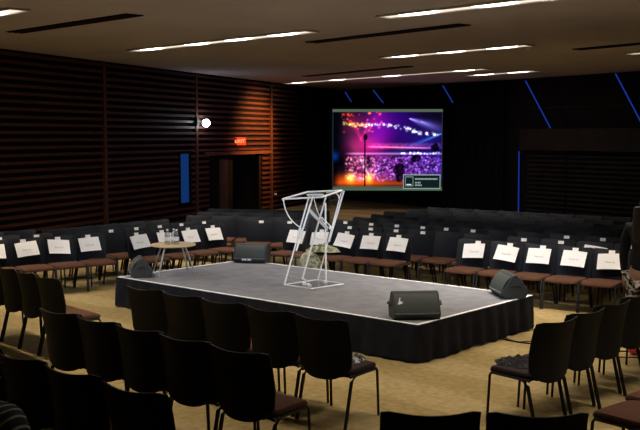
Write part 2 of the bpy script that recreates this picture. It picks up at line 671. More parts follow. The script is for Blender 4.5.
lights = [
    ((-3.60, 18.38), (-0.125, 14.94), 'long ceiling slot light above the slatted wall side, left of centre', (0.02, 0.38, 0.68, 0.97)),
    ((0.87, 13.21), (3.7, 10.45), 'wide ceiling slot light nearest the camera, cut by the top edge', (0.03, 0.45, 0.8)),
    ((1.32, 19.99), (3.78, 17.19), 'medium ceiling slot light between the nearest and the farthest slots', (0.03, 0.5, 0.97)),
    ((-1.09, 29.73), (4.07, 23.20), 'farthest and longest ceiling slot light, in front of the black wall', (0.02, 0.28, 0.6, 0.97)),
    ((3.99, 25.85), (5.44, 23.90), 'short ceiling slot light right of the longest one', (0.05, 0.95)),
    ((-5.9, 14.3), (-3.88, 12.39), 'ceiling slot light cut by the left edge of the picture', (0.05, 0.93)),
    ((6.144, 19.04), (8.0, 16.9), 'ceiling slot light cut by the right edge of the picture', (0.04, 0.9)),
]
for k_, (p0, p1, lb, la) in enumerate(lights):
    slot_light(p0, p1, lb, la, (1.0, 1.3, 0.9, 0.12, 0.12, 1.2, 0.8)[k_])
# two unseen slots added above the near rows, set forward to leave chair backs dark
slot_light((-3.3, 10.9), (-0.4, 8.2), 'ceiling slot light over the near left rows, beyond the picture', (0.03, 0.5, 0.97), 0.9)
slot_light((1.2, 8.3), (3.4, 6.3), 'ceiling slot light over the near right rows, beyond the picture', (0.03, 0.5, 0.97), 0.7)


def dark_slot(p0, p1, label, w=0.28):
    p0, p1 = Vector(p0), Vector(p1)
    L = (p1 - p0).length
    c = (p0 + p1) / 2
    t = thing('ceiling_vent', label, 'vent', (c.x, c.y, CEIL - 0.02), math.atan2(p1.y - p0.y, p1.x - p0.x), 'dark slots in the ceiling')
    b = MB()
    b.box((0, 0, 0.012), (L, w, 0.012))
    b.build('backing', M['gap'], t)
    s = MB()
    for k in (-0.36, 0, 0.36):
        s.box((0, k * w, 0.003), (L, 0.012, 0.01))
    s.build('slat', M['dark_panel'], t)


dark_slot((-4.86, 15.22), (-2.51, 13.0), 'dark ceiling slot between the two left slot lights')
dark_slot((-0.16, 16.82), (2.14, 14.14), 'dark ceiling slot above the lectern')
dark_slot((-0.41, 26.28), (2.13, 22.55), 'far dark ceiling slot beside the longest slot light', 0.24)
dark_slot((4.89, 18.17), (6.1, 16.5), 'dark ceiling slot near the right edge of the picture')

# blue light lines on the black wall
def led(P, a, b, label, r=0.018):
    off = 0.30 if a[0] < 8.7 else 0.06      # the first three hang in front of the drape
    p, q = P(a[0], off, a[1]), P(b[0], off, b[1])
    c = (p + q) / 2
    t = thing('light_strip', label, 'light strip', c, 0, 'blue light strips on the black wall')
    mb = MB()
    mb.tube([p - c, q - c], r, 8)
    mb.build('tube', M['blue_led'], t)
    n = P(0, 1, 0) - P(0, 0, 0)
    mb = MB()
    mb.tube([p - c - n * 0.03, q - c - n * 0.03], r * 1.3, 6)
    mb.build('channel', M['gap'], t)


led(RWP, (1.03, 3.86), (1.39, 3.51), 'leftmost slanting blue light strip, above the left of the screen')
led(RWP, (2.63, 3.87), (3.18, 3.42), 'second slanting blue light strip from the left, above the screen')
led(RWP, (6.13, 3.87), (6.59, 3.33), 'slanting blue light strip just right of the screen top')
led(RWP, (9.34, 3.88), (10.3, 2.52), 'long slanting blue light strip ending on the left end of the beam')
led(RWP, (12.44, 3.92), (13.35, 2.52), 'long slanting blue light strip at the right edge of the picture')
led(RWP, (9.14, 1.86), (9.16, 0.05), 'upright blue light strip below the beam, left of the dark slatted panels')

# wall lamp
t = thing('wall_lamp', 'round cold white lamp on a bracket on the slatted wall', 'lamp', LWP(7.62, 0.07, 2.64), math.atan2(LWD.y, LWD.x))
mb = MB()
mb.box((-0.22, 0.0, 0.02), (0.12, 0.08, 0.20))
mb.build('bracket', M['dark_panel'], t)
mb = MB()
mb.tube([(-0.2, 0.0, 0.02), (0.0, -0.1, 0.02)], 0.02, 8)
mb.build('arm', M['dark_panel'], t)
mb = MB()
mb.lathe([(0.016, -0.10), (0.058, -0.083), (0.09, -0.045), (0.104, 0.0), (0.09, 0.045), (0.058, 0.083), (0.016, 0.10)], 20, (0.03, -0.14, 0.0))
mb.build('globe', M['white_lamp'], t, smooth=True)

# exit sign
t = thing('exit_sign', 'small glowing red exit sign above the dark doorway', 'sign', LWP(9.82, 0.10, 2.15), math.atan2(LWD.y, LWD.x))
t.rotation_euler = (0, 0, 0.15)
mb = MB()
mb.box((0, 0.0, 0), (0.36, 0.05, 0.22))
mb.build('housing', M['exit'], t, bevel=0.008)
o = link('lettering', text_mesh('EXIT', 0.15, 'lettering', M['exit_text'], 0.003), t, (0, -0.03, 0))
o.rotation_euler = (PI / 2, 0, 0)
mb = MB()
mb.box((0, 0.01, 0.18), (0.48, 0.03, 0.02))
mb.box((-0.22, 0.01, 0.14), (0.03, 0.03, 0.08))
mb.box((0.22, 0.01, 0.14), (0.03, 0.03, 0.08))
mb.build('bracket', M['rim'], t)
l = bpy.data.lights.new('exit_glow', 'POINT')
l.energy = 55
l.color = (1, 0.05, 0.02)
l.shadow_soft_size = 0.1
lo = bpy.data.objects.new('exit_glow', l)
COL.objects.link(lo)
lo.parent = t
lo.location = (-0.38, -0.16, 0)

t = thing('wall_switch', 'small white disc fixed to the slatted wall right of the doorway', 'switch', LWP(12.3, 0.09, 0.49))
mb = MB()
mb.lathe([(0.04, -0.02), (0.05, 0.0), (0.04, 0.02)], 12)
mb.build('disc', M['paper'], t)


# ------------------------------------------------------------------ projection screen
def screen():
    Y = 29.5
    W_, H_ = 3.42, 2.53
    cx, zb = 2.1, 0.60
    t = thing('projection_screen', 'bright projection screen showing a purple and orange lit concert arena', 'screen', (cx, Y, zb), -0.03)
    mb = MB()
    mb.box((0, 0.04, H_ / 2), (W_ + 0.14, 0.05, H_ + 0.14))
    mb.build('frame', M['drape'], t)
    NX, NY = 220, 164
    rnd = random.Random(3)

    def sm(e0, e1, x):
        x = max(0.0, min(1.0, (x - e0) / (e1 - e0)))
        return x * x * (3 - 2 * x)

    # smooth value noise
    tab = {}

    def h(i, j, s):
        k = (i, j, s)
        if k not in tab:
            tab[k] = rnd.random()
        return tab[k]

    def noise(x, y, s):
        i, j = math.floor(x), math.floor(y)
        fx, fy = x - i, y - j
        fx, fy = fx * fx * (3 - 2 * fx), fy * fy * (3 - 2 * fy)
        return (h(i, j, s) * (1 - fx) + h(i + 1, j, s) * fx) * (1 - fy) + (h(i, j + 1, s) * (1 - fx) + h(i + 1, j + 1, s) * fx) * fy

    dots = []
    for _ in range(46):
        dots.append((rnd.uniform(0.08, 0.45), rnd.uniform(0.72, 0.97), rnd.uniform(0.004, 0.010), (0.9, rnd.uniform(0.02, 0.25), 0.03), rnd.uniform(0.5, 1.2)))
    for k in range(90):
        x = rnd.uniform(0.1, 0.98)
        y = 0.86 - 0.16 * x + rnd.uniform(-0.02, 0.02) - 0.02 * math.sin(x * 9)
        dots.append((x, y, rnd.uniform(0.004, 0.011), (0.75, 0.8, 0.75) if x > 0.3 else (0.9, 0.75, 0.2), rnd.uniform(0.4, 1.3)))
    for _ in range(420):
        x, y = rnd.uniform(0.12, 0.97), rnd.uniform(0.12, 0.42)
        dots.append((x, y, rnd.uniform(0.003, 0.009), (0.65, 0.30, 0.95) if x > 0.4 else (1.0, 0.5, 0.7), rnd.uniform(0.2, 0.9)))
    for _ in range(40):
        x = rnd.uniform(0.62, 0.98)
        dots.append((x, 0.46 + rnd.uniform(-0.012, 0.012), 0.006, (0.8, 0.8, 1.0), 0.8))
    grid = {}
    for d in dots:
        for gx in range(int((d[0] - 0.04) * 25), int((d[0] + 0.04) * 25) + 1):
            for gy in range(int((d[1] - 0.04) * 25), int((d[1] + 0.04) * 25) + 1):
                grid.setdefault((gx, gy), []).append(d)

    def blob(x, y, cx_, cy_, sx, sy):
        return math.exp(-((x - cx_) / sx) ** 2 - ((y - cy_) / sy) ** 2)

    def beam(x, y, x0, y0, ang, spread, length):
        dx, dy = x - x0, y - y0
        a = dx * math.cos(ang) + dy * math.sin(ang)
        b = -dx * math.sin(ang) + dy * math.cos(ang)
        if a < 0:
            return 0.0
        w = 0.006 + spread * a
        return math.exp(-(b / w) ** 2) * math.exp(-a / length)

    def col(x, y):
        if y > 0.965:
            return (0.09, 0.13, 0.085)
        if y < 0.035:
            return (0.075, 0.125, 0.08)
        if x < 0.008 or x > 0.995:
            return (0.02, 0.03, 0.03)
        r, g, b = 0.012, 0.008, 0.02
        n1 = noise(x * 9, y * 9, 1)
        n2 = noise(x * 60, y * 45, 2)
        # purple haze above, blue at the right
        f = blob(x, y, 0.42, 0.76, 0.12, 0.24)
        r += 0.26 * f; b += 0.42 * f; g += 0.005 * f
        f = blob(x, y, 0.60, 0.85, 0.16, 0.3)
        r += 0.04 * f; b += 0.20 * f
        f = blob(x, y, 0.23, 0.75, 0.12, 0.2)
        r += 0.30 * f * n1; g += 0.02 * f; b += 0.10 * f
        f = blob(x, y, 0.30, 0.55, 0.14, 0.12)
        r += 0.55 * f; g += 0.03 * f; b += 0.22 * f
        f = blob(x, y, 0.85, 0.6, 0.2, 0.22)
        r += 0.03 * f; g += 0.01 * f; b += 0.22 * f
        # tiers
        band = sm(0.50, 0.53, y) * (1 - sm(0.56, 0.6, y)) * sm(0.3, 0.4, x)
        r += 0.45 * band * (1.1 - x) * (0.6 + n2); g += 0.10 * band * n2; b += 0.16 * band
        band = math.exp(-((y - 0.455) / 0.012) ** 2) * sm(0.1, 0.2, x)
        r += 0.7 * band * (1.05 - 0.6 * x); g += 0.25 * band; b += 0.65 * band
        band = math.exp(-((y - 0.55 + 0.03 * x) / 0.008) ** 2) * sm(0.3, 0.36, x) * (1 - sm(0.8, 0.95, x))
        r += 0.9 * band; g += 0.3 * band; b += 0.4 * band
        # crowd
        cr = sm(0.10, 0.16, y) * (1 - sm(0.40, 0.45, y)) * sm(0.08, 0.22, x)
        r += cr * (0.62 - 0.42 * x) * (0.1 + 1.1 * n2 * n2)
        g += cr * 0.07 * n2
        b += cr * (0.14 + 0.50 * min(1, x * 1.4)) * (0.12 + 1.0 * n2 * n2)
        # flames
        for fx, s in ((0.165, 0.035), (0.335, 0.028)):
            f = blob(x, y, fx, 0.155, s, 0.05)
            r += 1.5 * f; g += 0.75 * f; b += 0.12 * f
        f = blob(x, y, 0.22, 0.13, 0.22, 0.06)
        r += 0.75 * f; g += 0.14 * f
        # stage floor glow along the bottom
        f = math.exp(-((y - 0.09) / 0.03) ** 2) * (1 - sm(0.62, 0.72, x))
        r += 0.35 * f * (0.6 + 0.8 * n1); g += 0.07 * f
        # beams
        f = beam(x, y, 0.70, 0.885, -0.42, 0.2, 0.10)
        r += 0.7 * f; g += 0.6 * f; b += 1.5 * f
        f = beam(x, y, 0.80, 0.85, -0.5, 0.18, 0.08)
        r += 0.3 * f; g += 0.3 * f; b += 1.0 * f
        f = beam(x, y, 0.99, 0.70, PI + 0.5, 0.06, 0.16)
        r += 0.1 * f; g += 0.4 * f; b += 1.0 * f
        f = beam(x, y, 0.33, 0.2, 1.95, 0.10, 0.12)
        r += 0.7 * f; g += 0.5 * f; b += 0.6 * f
        f = beam(x, y, 0.25, 0.62, 1.1, 0.12, 0.2) + beam(x, y, 0.27, 0.6, 1.9, 0.10, 0.2)
        r += 0.5 * f; b += 0.1 * f; g += 0.02 * f
        # points of light
        for (dx, dy, s, c, k) in grid.get((int(x * 25), int(y * 25)), ()):
            f = k * math.exp(-((x - dx) ** 2 + ((y - dy) * 0.75) ** 2) / (s * s))
            if f > 0.01:
                r += c[0] * f; g += c[1] * f; b += c[2] * f
        # dark left edge of the arena
        f = 1 - sm(0.0, 0.16, x) * 0.9 if y > 0.3 else 1 - sm(0.0, 0.08, x)
        k = 1 - 0.92 * f
        r *= k; g *= k; b *= k
        if y > 0.42 and x < 0.12:
            g += 0.004; b += 0.008
        f = blob(x, y, 0.02, 0.42, 0.03, 0.05)
        g += 0.06 * f; b += 0.3 * f
        # silhouettes: tower, cameraman, tree shapes, hanging speakers
        dark = 0.0
        if abs(x - 0.295) < 0.007 and 0.05 < y < 0.68:
            dark = 1
        dark = max(dark, sm(0.7, 0.3, ((x - 0.30) / 0.028) ** 2 + ((y - 0.66) / 0.055) ** 2))
        dark = max(dark, 0.9 * sm(1.1, 0.5, ((x - 0.325) / 0.02) ** 2 + ((y - 0.38) / 0.06) ** 2))
        for bx, by, sx, sy in ((0.61, 0.25, 0.055, 0.085), (0.76, 0.40, 0.045, 0.05), (0.935, 0.53, 0.035, 0.05), (0.61, 0.16, 0.03, 0.06)):
            q = ((x - bx) / sx) ** 2 + ((y - by) / sy) ** 2 + 0.9 * (noise(x * 50, y * 40, 5) - 0.5)
            dark = max(dark, 0.93 * sm(1.25, 0.75, q))
        k = 1 - 0.95 * dark
        r *= k; g *= k; b *= k
        if y < 0.06:
            r *= 0.5
            r += 0.04; g += 0.06; b += 0.04
        k = lambda q: 1.3 * q ** 1.35
        return (k(r), k(g), k(b)) if y > 0.05 and y < 0.965 else (r, g, b)

    me = bpy.data.meshes.new('picture')
    vs = [((i / NX - 0.5) * W_, 0.0, j / NY * H_) for j in range(NY + 1) for i in range(NX + 1)]
    fs = [(j * (NX + 1) + i, j * (NX + 1) + i + 1, (j + 1) * (NX + 1) + i + 1, (j + 1) * (NX + 1) + i) for j in range(NY) for i in range(NX)]
    me.from_pydata(vs, [], fs)
    at = me.color_attributes.new('picture', 'FLOAT_COLOR', 'POINT')
    buf = []
    for j in range(NY + 1):
        for i in range(NX + 1):
            c = col(i / NX, j / NY)
            buf += [c[0], c[1], c[2], 1.0]
    at.data.foreach_set('color', buf)
    m = bpy.data.materials.new('projected_picture')
    m.use_nodes = True
    nt = m.node_tree
    nt.nodes.clear()
    o = nt.nodes.new('ShaderNodeOutputMaterial')
    e = nt.nodes.new('ShaderNodeEmission')
    a = nt.nodes.new('ShaderNodeAttribute')
    a.attribute_name = 'picture'
    nt.links.new(a.outputs['Color'], e.inputs[0])
    e.inputs[1].default_value = 1.0
    nt.links.new(e.outputs[0], o.inputs[0])
    me.materials.append(m)
    link('picture', me, t, (0, -0.001, 0))
    # caption box in the lower right corner of the picture
    grey = emission('caption_grey', (0.27, 0.36, 0.33), 1.0)
    pale = emission('caption_pale', (0.35, 0.45, 0.42), 1.0)
    dk = emission('caption_dark', (0.006, 0.014, 0.016), 1.0)
    wt = emission('caption_white', (0.8, 0.9, 0.95), 1.0)
    x0, x1, z0, z1 = 0.645 * W_ - W_ / 2, 0.985 * W_ - W_ / 2, 0.02 * H_, 0.20 * H_
    cxx, czz = (x0 + x1) / 2, (z0 + z1) / 2
    mb = MB(); mb.box((cxx, -0.006, czz), (x1 - x0, 0.004, z1 - z0))
    cap = mb.build('caption_box', grey, t)
    mb = MB(); mb.box((cxx, -0.009, czz), (x1 - x0 - 0.05, 0.004, z1 - z0 - 0.06))
    mb.build('caption_field', dk, cap)
    ix = x0 + 0.19
    mb = MB(); mb.box((ix, -0.012, czz + 0.01), (0.25, 0.004, 0.30))
    mb.build('icon_border', grey, cap)
    mb = MB(); mb.box((ix, -0.015, czz + 0.01), (0.22, 0.004, 0.26))
    mb.build('icon_field', dk, cap)
    mb = MB(); mb.box((ix - 0.01, -0.018, czz - 0.09), (0.15, 0.004, 0.03)); mb.build('icon_mark', wt, cap)
    xx = x0 + 0.37
    mb = MB()
    r2 = random.Random(5)
    while xx < x1 - 0.10:
        w = r2.uniform(0.025, 0.04)
        mb.box((xx + w / 2, -0.012, czz + 0.085), (w * 0.8, 0.003, 0.05))
        xx += w + 0.008
    for row, n in ((-0.03, 4), (-0.11, 5)):
        xx = x0 + 0.37
        for _ in range(n):
            w = r2.uniform(0.03, 0.045)
            mb.box((xx + w / 2, -0.012, czz + row), (w * 0.8, 0.003, 0.045))
            xx += w + 0.008
    mb.build('caption_lettering', pale, cap)


screen()


# ------------------------------------------------------------------ stage
def stage():
    L_, D_, H_ = 4.96, 2.36, 0.40
    t = thing('stage_platform', 'low rectangular stage with grey deck, white taped edge and black skirt', 'stage', (A.x, A.y, 0), -HU)
    mb = MB(); mb.box((L_ / 2, D_ / 2, H_ - 0.03), (L_ - 0.01, D_ - 0.01, 0.06)); mb.build('deck', M['deck'], t, bevel=0.004)
    mb = MB(); mb.box((L_ / 2, D_ / 2, 0.17), (L_ - 0.12, D_ - 0.12, 0.34)); mb.build('riser_frame', M['gap'], t)
    tp = MB()
    w = 0.04
    tp.box((L_ / 2, w / 2, H_ + 0.001), (L_, w, 0.004))
    tp.box((L_ / 2, D_ - w / 2, H_ + 0.001), (L_, w, 0.004))
    tp.box((w / 2, D_ / 2, H_ + 0.001), (w, D_ - 2 * w, 0.004))
    tp.box((L_ - w / 2, D_ / 2, H_ + 0.001), (w, D_ - 2 * w, 0.004))
    tp.build('edge_tape', M['tape'], t)
    pts = []
    step = 0.03
    def side(p, q, nrm):
        d = (q - p)
        n = int(d.length / step)
        for i in range(n):
            pts.append((p + d * (i / n), nrm))
    P = [Vector((0, 0)), Vector((L_, 0)), Vector((L_, D_)), Vector((0, D_))]
    for i in range(4):
        p, q = P[i], P[(i + 1) % 4]
        dd = (q - p).normalized()
        side(p, q, Vector((dd.y, -dd.x)))
    n = len(pts)
    rows = []
    s = 0
    for zi, z in enumerate((H_ - 0.004, 0.30, 0.16, 0.0)):
        ring = []
        for i in range(n + 1):
            p, nr = pts[i % n]
            k = [0.0, 0.35, 0.8, 1.0][zi]
            off = 0.012 + k * (0.022 + 0.020 * math.sin(i * 0.75) + 0.012 * math.sin(i * 0.21 + 1))
            zz = z if zi < 3 else 0.012 + 0.014 * (1 + math.sin(i * 0.17)) * 0.5
            ring.append((p.x + nr.x * off, p.y + nr.y * off, zz))
        rows.append(ring)
    mb = MB(); mb.sheet(rows)
    o = mb.build('skirt', M['skirt'], t, smooth=True)


stage()


# ------------------------------------------------------------------ stage monitors
def monitor(name, label, loc, heading, logo=None, pole=False):
    """front (grille) faces local +y ; heading = world angle of +y"""
    t = thing(name, label, 'speaker', loc, heading - PI / 2, 'wedge monitors on the stage')
    prof = [(0.12, 0.0), (0.17, 0.05), (0.165, 0.075), (0.035, 0.27), (0.0, 0.285), (-0.03, 0.275), (-0.16, 0.10), (-0.165, 0.075), (-0.12, 0.0)]
    mb = MB(); mb.prism(prof, -0.25, 0.25)
    mb.build('cabinet', M['speaker'], t, bevel=0.010)
    d = Vector((0, 0.035 - 0.165, 0.27 - 0.075)); ln = d.length; d.normalize(); nrm = Vector((0, d.z, -d.y))
    c = Vector((0, 0.10, 0.1725))
    # curved steel grille
    g = []
    for i in range(9):
        a = i / 8 - 0.5
        row = []
        for j in range(13):
            b = j / 12 - 0.5
            bulge = 0.018 * (1 - (2 * a) ** 2)
            row.append(c + d * (a * ln * 0.90) + Vector((b * 0.455, 0, 0)) + nrm * (0.004 + bulge))
        g.append(row)
    mb = MB(); mb.sheet(g, t=-nrm * 0.006)
    mb.build('grille', M['grille'], t, smooth=True)
    mb = MB(); mb.box((0, 0, 0), (0.46, 0.012, 0.012), Matrix.Translation(Vector((0, 0.168, 0.07)))); mb.build('highlight_strip', M['rim'], t)  # paler strip stands in for the highlight line below the grille
    mb = MB()
    for s in (-1, 1):
        mb2 = MB()
        mb2.tube([(s * 0.25, -0.06, 0.14), (s * 0.275, -0.055, 0.145), (s * 0.28, 0.0, 0.17), (s * 0.275, 0.05, 0.145), (s * 0.25, 0.055, 0.14)], 0.009, 6)
        mb2.build('handle', M['leg'], t, smooth=True)
    for s in (-1, 1):
        mb2 = MB(); mb2.lathe([(0.012, 0), (0.02, 0.004), (0.02, 0.012)], 10, (s * 0.2, 0.0, -0.001)); mb2.build('foot', M['leg'], t)
    if logo == 'k':
        # small white winged badge near one end of the grille
        mb = MB()
        def pt(x, a):
            return c + d * a + Vector((x, 0, 0)) + nrm * 0.026
        tri = lambda q: mb.add([pt(*q[0]), pt(*q[1]), pt(*q[2])], [(0, 1, 2)])
        tri([(0.165, 0.045), (0.18, 0.045), (0.185, -0.005)]); tri([(0.19, 0.02), (0.145, 0.0), (0.18, -0.02)]); tri([(0.195, 0.0), (0.14, -0.015), (0.2, -0.03)])
        mb.build('badge', M['paper'], t)
    if logo == 'low':
        mb = MB()
        for x, w in ((0.09, 0.03), (0.05, 0.03), (0.0, 0.035), (-0.03, 0.015)):
            mb.box((x, 0.178, 0.055), (w, 0.006, 0.028))
        mb.build('badge', M['paper'], t)
    return t


def ang(x, y):
    return math.atan2(y, x)


monitor('stage_monitor', 'black wedge monitor with a small white badge on the near corner of the stage', (0.99, 9.79, 0.402), ang(0.10, -1), 'k')
m_ = monitor('stage_monitor', 'grey wedge monitor seen end-on beside the round table', (-2.45, 12.78, 0.402), ang(-0.97, -0.25))
m_.scale = (0.9, 0.9, 0.9)
monitor('stage_monitor', 'wedge monitor with a badge low on its front at the far corner of the stage', (-1.03, 14.18, 0.402), ang(-0.22, -1), 'low')
monitor('stage_monitor', 'black wedge monitor at the right corner of the stage', (2.25, 11.15, 0.402), ang(-0.98, -0.12))

# ------------------------------------------------------------------ round table with bottles
TX, TY = -2.03, 12.98
t = thing('coffee_table', 'low round pale wood table with four metal legs on the stage', 'table', (TX, TY, 0.402), 0.35)
mb = MB(); mb.lathe([(0.29, 0.385), (0.31, 0.392), (0.31, 0.405), (0.30, 0.41)], 40); mb.build('table_top', M['pale_wood'], t, smooth=True)
mb = MB(); mb.tube([(-0.15, -0.12, 0.375), (0.15, 0.12, 0.375)], 0.012, 8); mb.tube([(-0.15, 0.12, 0.375), (0.15, -0.12, 0.375)], 0.012, 8); mb.build('cross_frame', M['chrome'], t)
for sx, sy in ((1, 1), (1, -1), (-1, 1), (-1, -1)):
    mb = MB(); mb.tube([(sx * 0.14, sy * 0.12, 0.384), (sx * 0.20, sy * 0.17, 0.19), (sx * 0.245, sy * 0.21, 0.002)], 0.013, 8, 0.010); mb.build('leg', M['chrome'], t, smooth=True)


def bottle(loc, label, s=1.0):
    t = thing('water_bottle', label, 'bottle', loc, 0, 'water bottles on the round table')
    mb = MB(); mb.lathe([(0.030 * s, 0.0), (0.034 * s, 0.01), (0.034 * s, 0.05), (0.031 * s, 0.07), (0.034 * s, 0.09), (0.034 * s, 0.13), (0.022 * s, 0.165), (0.013 * s, 0.18), (0.013 * s, 0.19)], 16)
    mb.build('body', M['bottle'], t, smooth=True)
    mb = MB(); mb.lathe([(0.015, 0.188), (0.015, 0.205), (0.012, 0.208)], 12); mb.build('cap', M['paper'], t, smooth=True)
    mb = MB(); mb.lathe([(0.0352 * s, 0.05), (0.0352 * s, 0.10)], 16); mb.build('wrapper', M['paper'], t, smooth=True)


bottle((TX - 0.075, TY - 0.03, 0.8125), 'left one of the clear water bottles on the round table', 1.15)
bottle((TX + 0.005, TY + 0.03, 0.8125), 'middle one of the clear water bottles on the round table', 1.2)
bottle((TX + 0.055, TY - 0.05, 0.8125), 'right one of the clear water bottles on the round table', 1.0)


# ------------------------------------------------------------------ acrylic lectern
def lectern():
    o0 = Vector((-0.07, 11.95, 0.402))
    t = thing('lectern', 'clear acrylic lectern with leaning bright-edged legs standing on the stage', 'lectern', o0)
    P = lambda x, y, z: Vector((x, y, z)) - o0
    Lb, Fb, Rb, Bb = (-0.459, 11.93), (-0.111, 11.60), (0.308, 11.99), (-0.04, 12.34)
    z0 = 0.41
    # base plate with bright rim
    mb = MB()
    q = [P(x, y, z0 - 0.006) for x, y in (Lb, Fb, Rb, Bb)] + [P(x, y, z0 + 0.008) for x, y in (Lb, Fb, Rb, Bb)]
    mb.add(q, [(3, 2, 1, 0), (4, 5, 6, 7), (0, 1, 5, 4), (1, 2, 6, 5), (2, 3, 7, 6), (3, 0, 4, 7)])
    mb.build('base_plate', M['clear'], t)
    mb = MB()
    c4 = [P(x, y, z0) for x, y in (Lb, Fb, Rb, Bb)]
    for i in range(4):
        mb.tube([c4[i], c4[(i + 1) % 4]], 0.009 if i < 2 else 0.008, 6)
    mb.build('base_rim', M['acrylic'], t)
    # leaning boards: bottom and top centre
    bars = {
        'a': (P(-0.455, 11.93, z0), P(-0.14, 12.10, 1.53)),
        'b': (P(-0.235, 12.42, z0), P(0.08, 12.45, 1.51)),
        'e': (P(-0.03, 12.30, z0), P(0.283, 12.35, 1.585)),
    }
    wide = {'a': 0.05, 'b': 0.028, 'e': 0.03}
    for k, (p, q) in bars.items():
        # clear board with a bright strip down each edge
        h = Vector((wide[k] / 2, 0, 0))
        if k == 'a':
            mb = MB(); mb.tube([p, q], 0.010, 6); mb.build('leg', M['acrylic'], t)
            up = p + (q - p) * 0.38
            mb = MB(); mb.tube([up + Vector((0.03, 0, 0)), q + Vector((0.05, 0, 0))], 0.012, 6); mb.build('leg', M['acrylic'], t)
            mb = MB(); mb.add([up, q, q + Vector((0.05, 0, 0)), up + Vector((0.03, 0, 0))], [(0, 1, 2, 3)]); mb.build('side_sheet', M['clear'], t)
        elif k == 'b':
            mb = MB(); mb.tube([p, q], 0.012, 6); mb.build('leg', M['acrylic'], t)
            mb = MB(); mb.tube([p, P(-0.15, 12.05, z0 + 0.02)], 0.008, 6); mb.build('foot_brace', M['acrylic'], t)
        else:
            mid = p + (q - p) * 0.43
            mb = MB(); mb.tube([p, mid], 0.008, 6); mb.build('leg', M['acrylic'], t)
            mb = MB(); mb.tube([mid, q], 0.008, 6); mb.tube([mid + Vector((0.012, 0, 0)), q + Vector((0.03, 0, 0))], 0.012, 6); mb.build('leg', M['acrylic'], t)
    a0, a1 = bars['a']; b0, b1 = bars['b']; e0, e1 = bars['e']
    mb = MB(); mb.add([a0, b0, b1, a1], [(0, 1, 2, 3)]); mb.build('front_sheet', M['clear'], t)
    mb = MB(); mb.add([b0, e0, e1, b1], [(0, 1, 2, 3)]); mb.build('side_sheet', M['clear'], t)
    # upright rear board, diagonal brace
    mb = MB(); mb.tube([P(0.077, 12.05, z0), P(0.07, 12.15, 1.44)], 0.011, 6); mb.build('upright', M['acrylic'], t)
    mb = MB(); mb.add([P(-0.16, 12.1, 1.345), P(0.10, 12.1, 1.075), P(0.10, 12.1, 1.125), P(-0.13, 12.1, 1.375)], [(0, 1, 2, 3)]); mb.build('brace', M['rim_pale'], t)
    mb = MB(); mb.tube([P(0.02, 12.2, 1.25), P(0.14, 12.32, 1.12)], 0.008, 6); mb.build('brace', M['acrylic'], t)
    mb = MB()
    mb.lathe([(0.012, -0.02), (0.02, 0), (0.012, 0.02)], 10, tuple(P(0.135, 12.3, 1.10)))
    mb.build('clamp', M['acrylic'], t)
    # reading top
    T = [P(-0.478, 11.98, 1.50), P(-0.166, 12.25, 1.575), P(0.285, 12.25, 1.595), P(0.02, 11.85, 1.535)]
    mb = MB(); mb.add(T + [p + Vector((0, 0, 0.01)) for p in T], [(3, 2, 1, 0), (4, 5, 6, 7), (0, 1, 5, 4), (1, 2, 6, 5), (2, 3, 7, 6), (3, 0, 4, 7)])
    top = mb.build('reading_top', M['clear'], t)
    mb = MB()
    for i in range(4):
        mb.tube([T[i], T[(i + 1) % 4]], 0.012, 6)
    mb.tube([T[0], T[0] + Vector((0.02, 0, -0.03))], 0.012, 6)
    mb.build('top_rim', M['acrylic'], top)
    mb = MB()
    mb.box(P(-0.06, 12.15, 1.545), (0.22, 0.12, 0.02))
    mb.build('bracket', M['acrylic'], t, bevel=0.004)
    # bowed rods
    def bow(p, q, c, r):
        pts = [(1 - s) ** 2 * p + 2 * s * (1 - s) * c + s * s * q for s in [i / 10 for i in range(11)]]
        mb = MB(); mb.tube(pts, r, 6); mb.build('bowed_rod', M['acrylic'], t, smooth=True)
    bow(P(-0.465, 11.98, 1.49), P(-0.26, 12.02, 1.14), P(-0.44, 12.0, 1.25), 0.008)
    bow(P(-0.08, 12.0, 1.53), P(0.11, 12.1, 1.12), P(-0.04, 12.0, 1.27), 0.005)
    bow(P(0.08, 12.3, 1.56), P(0.25, 12.3, 1.48), P(0.24, 12.3, 1.60), 0.008)
    # foot clamps on the base
    for x, y in ((-0.20, 11.86), (-0.15, 11.80), (-0.20, 11.95), (-0.13, 11.70), (0.07, 12.0)):
        mb = MB()
        mb.box(P(x, y, z0 + 0.022), (0.045, 0.03, 0.032))
        mb.build('foot_clamp', M['acrylic'], t, bevel=0.005)


lectern()


# ------------------------------------------------------------------ chairs
def back_y(z, x):
    s = (z - 0.38) / 0.50
    return -0.215 - 0.075 * s + 0.02 * math.sin(s * PI) - 0.068 * (1 - (x / 0.26) ** 2) + 0.02


def backrest_mesh():
    g = []
    for i in range(13):
        s = i / 12
        row = []
        for j in range(13):
            q = j / 12 * 2 - 1
            hw = 0.262 - 0.035 * max(0, 0.35 - s)
            x = q * hw
            # rounded foot of the shell, faintly dished top
            zb = 0.375 + 0.10 * abs(q) ** 3.0
            zt = 0.866 + 0.022 * q * q - 0.020 * abs(q) ** 12
            z = zb + (zt - zb) * s
            y = back_y(z, x)
            if s > 0.9:
                y -= 0.010 * (s - 0.9) / 0.1
            row.append((x, y, z))
        g.append(row)
    mb = MB(); mb.sheet(g, t=(0, 0.014, 0))
    return mb.mesh('backrest', M['shell'], True)


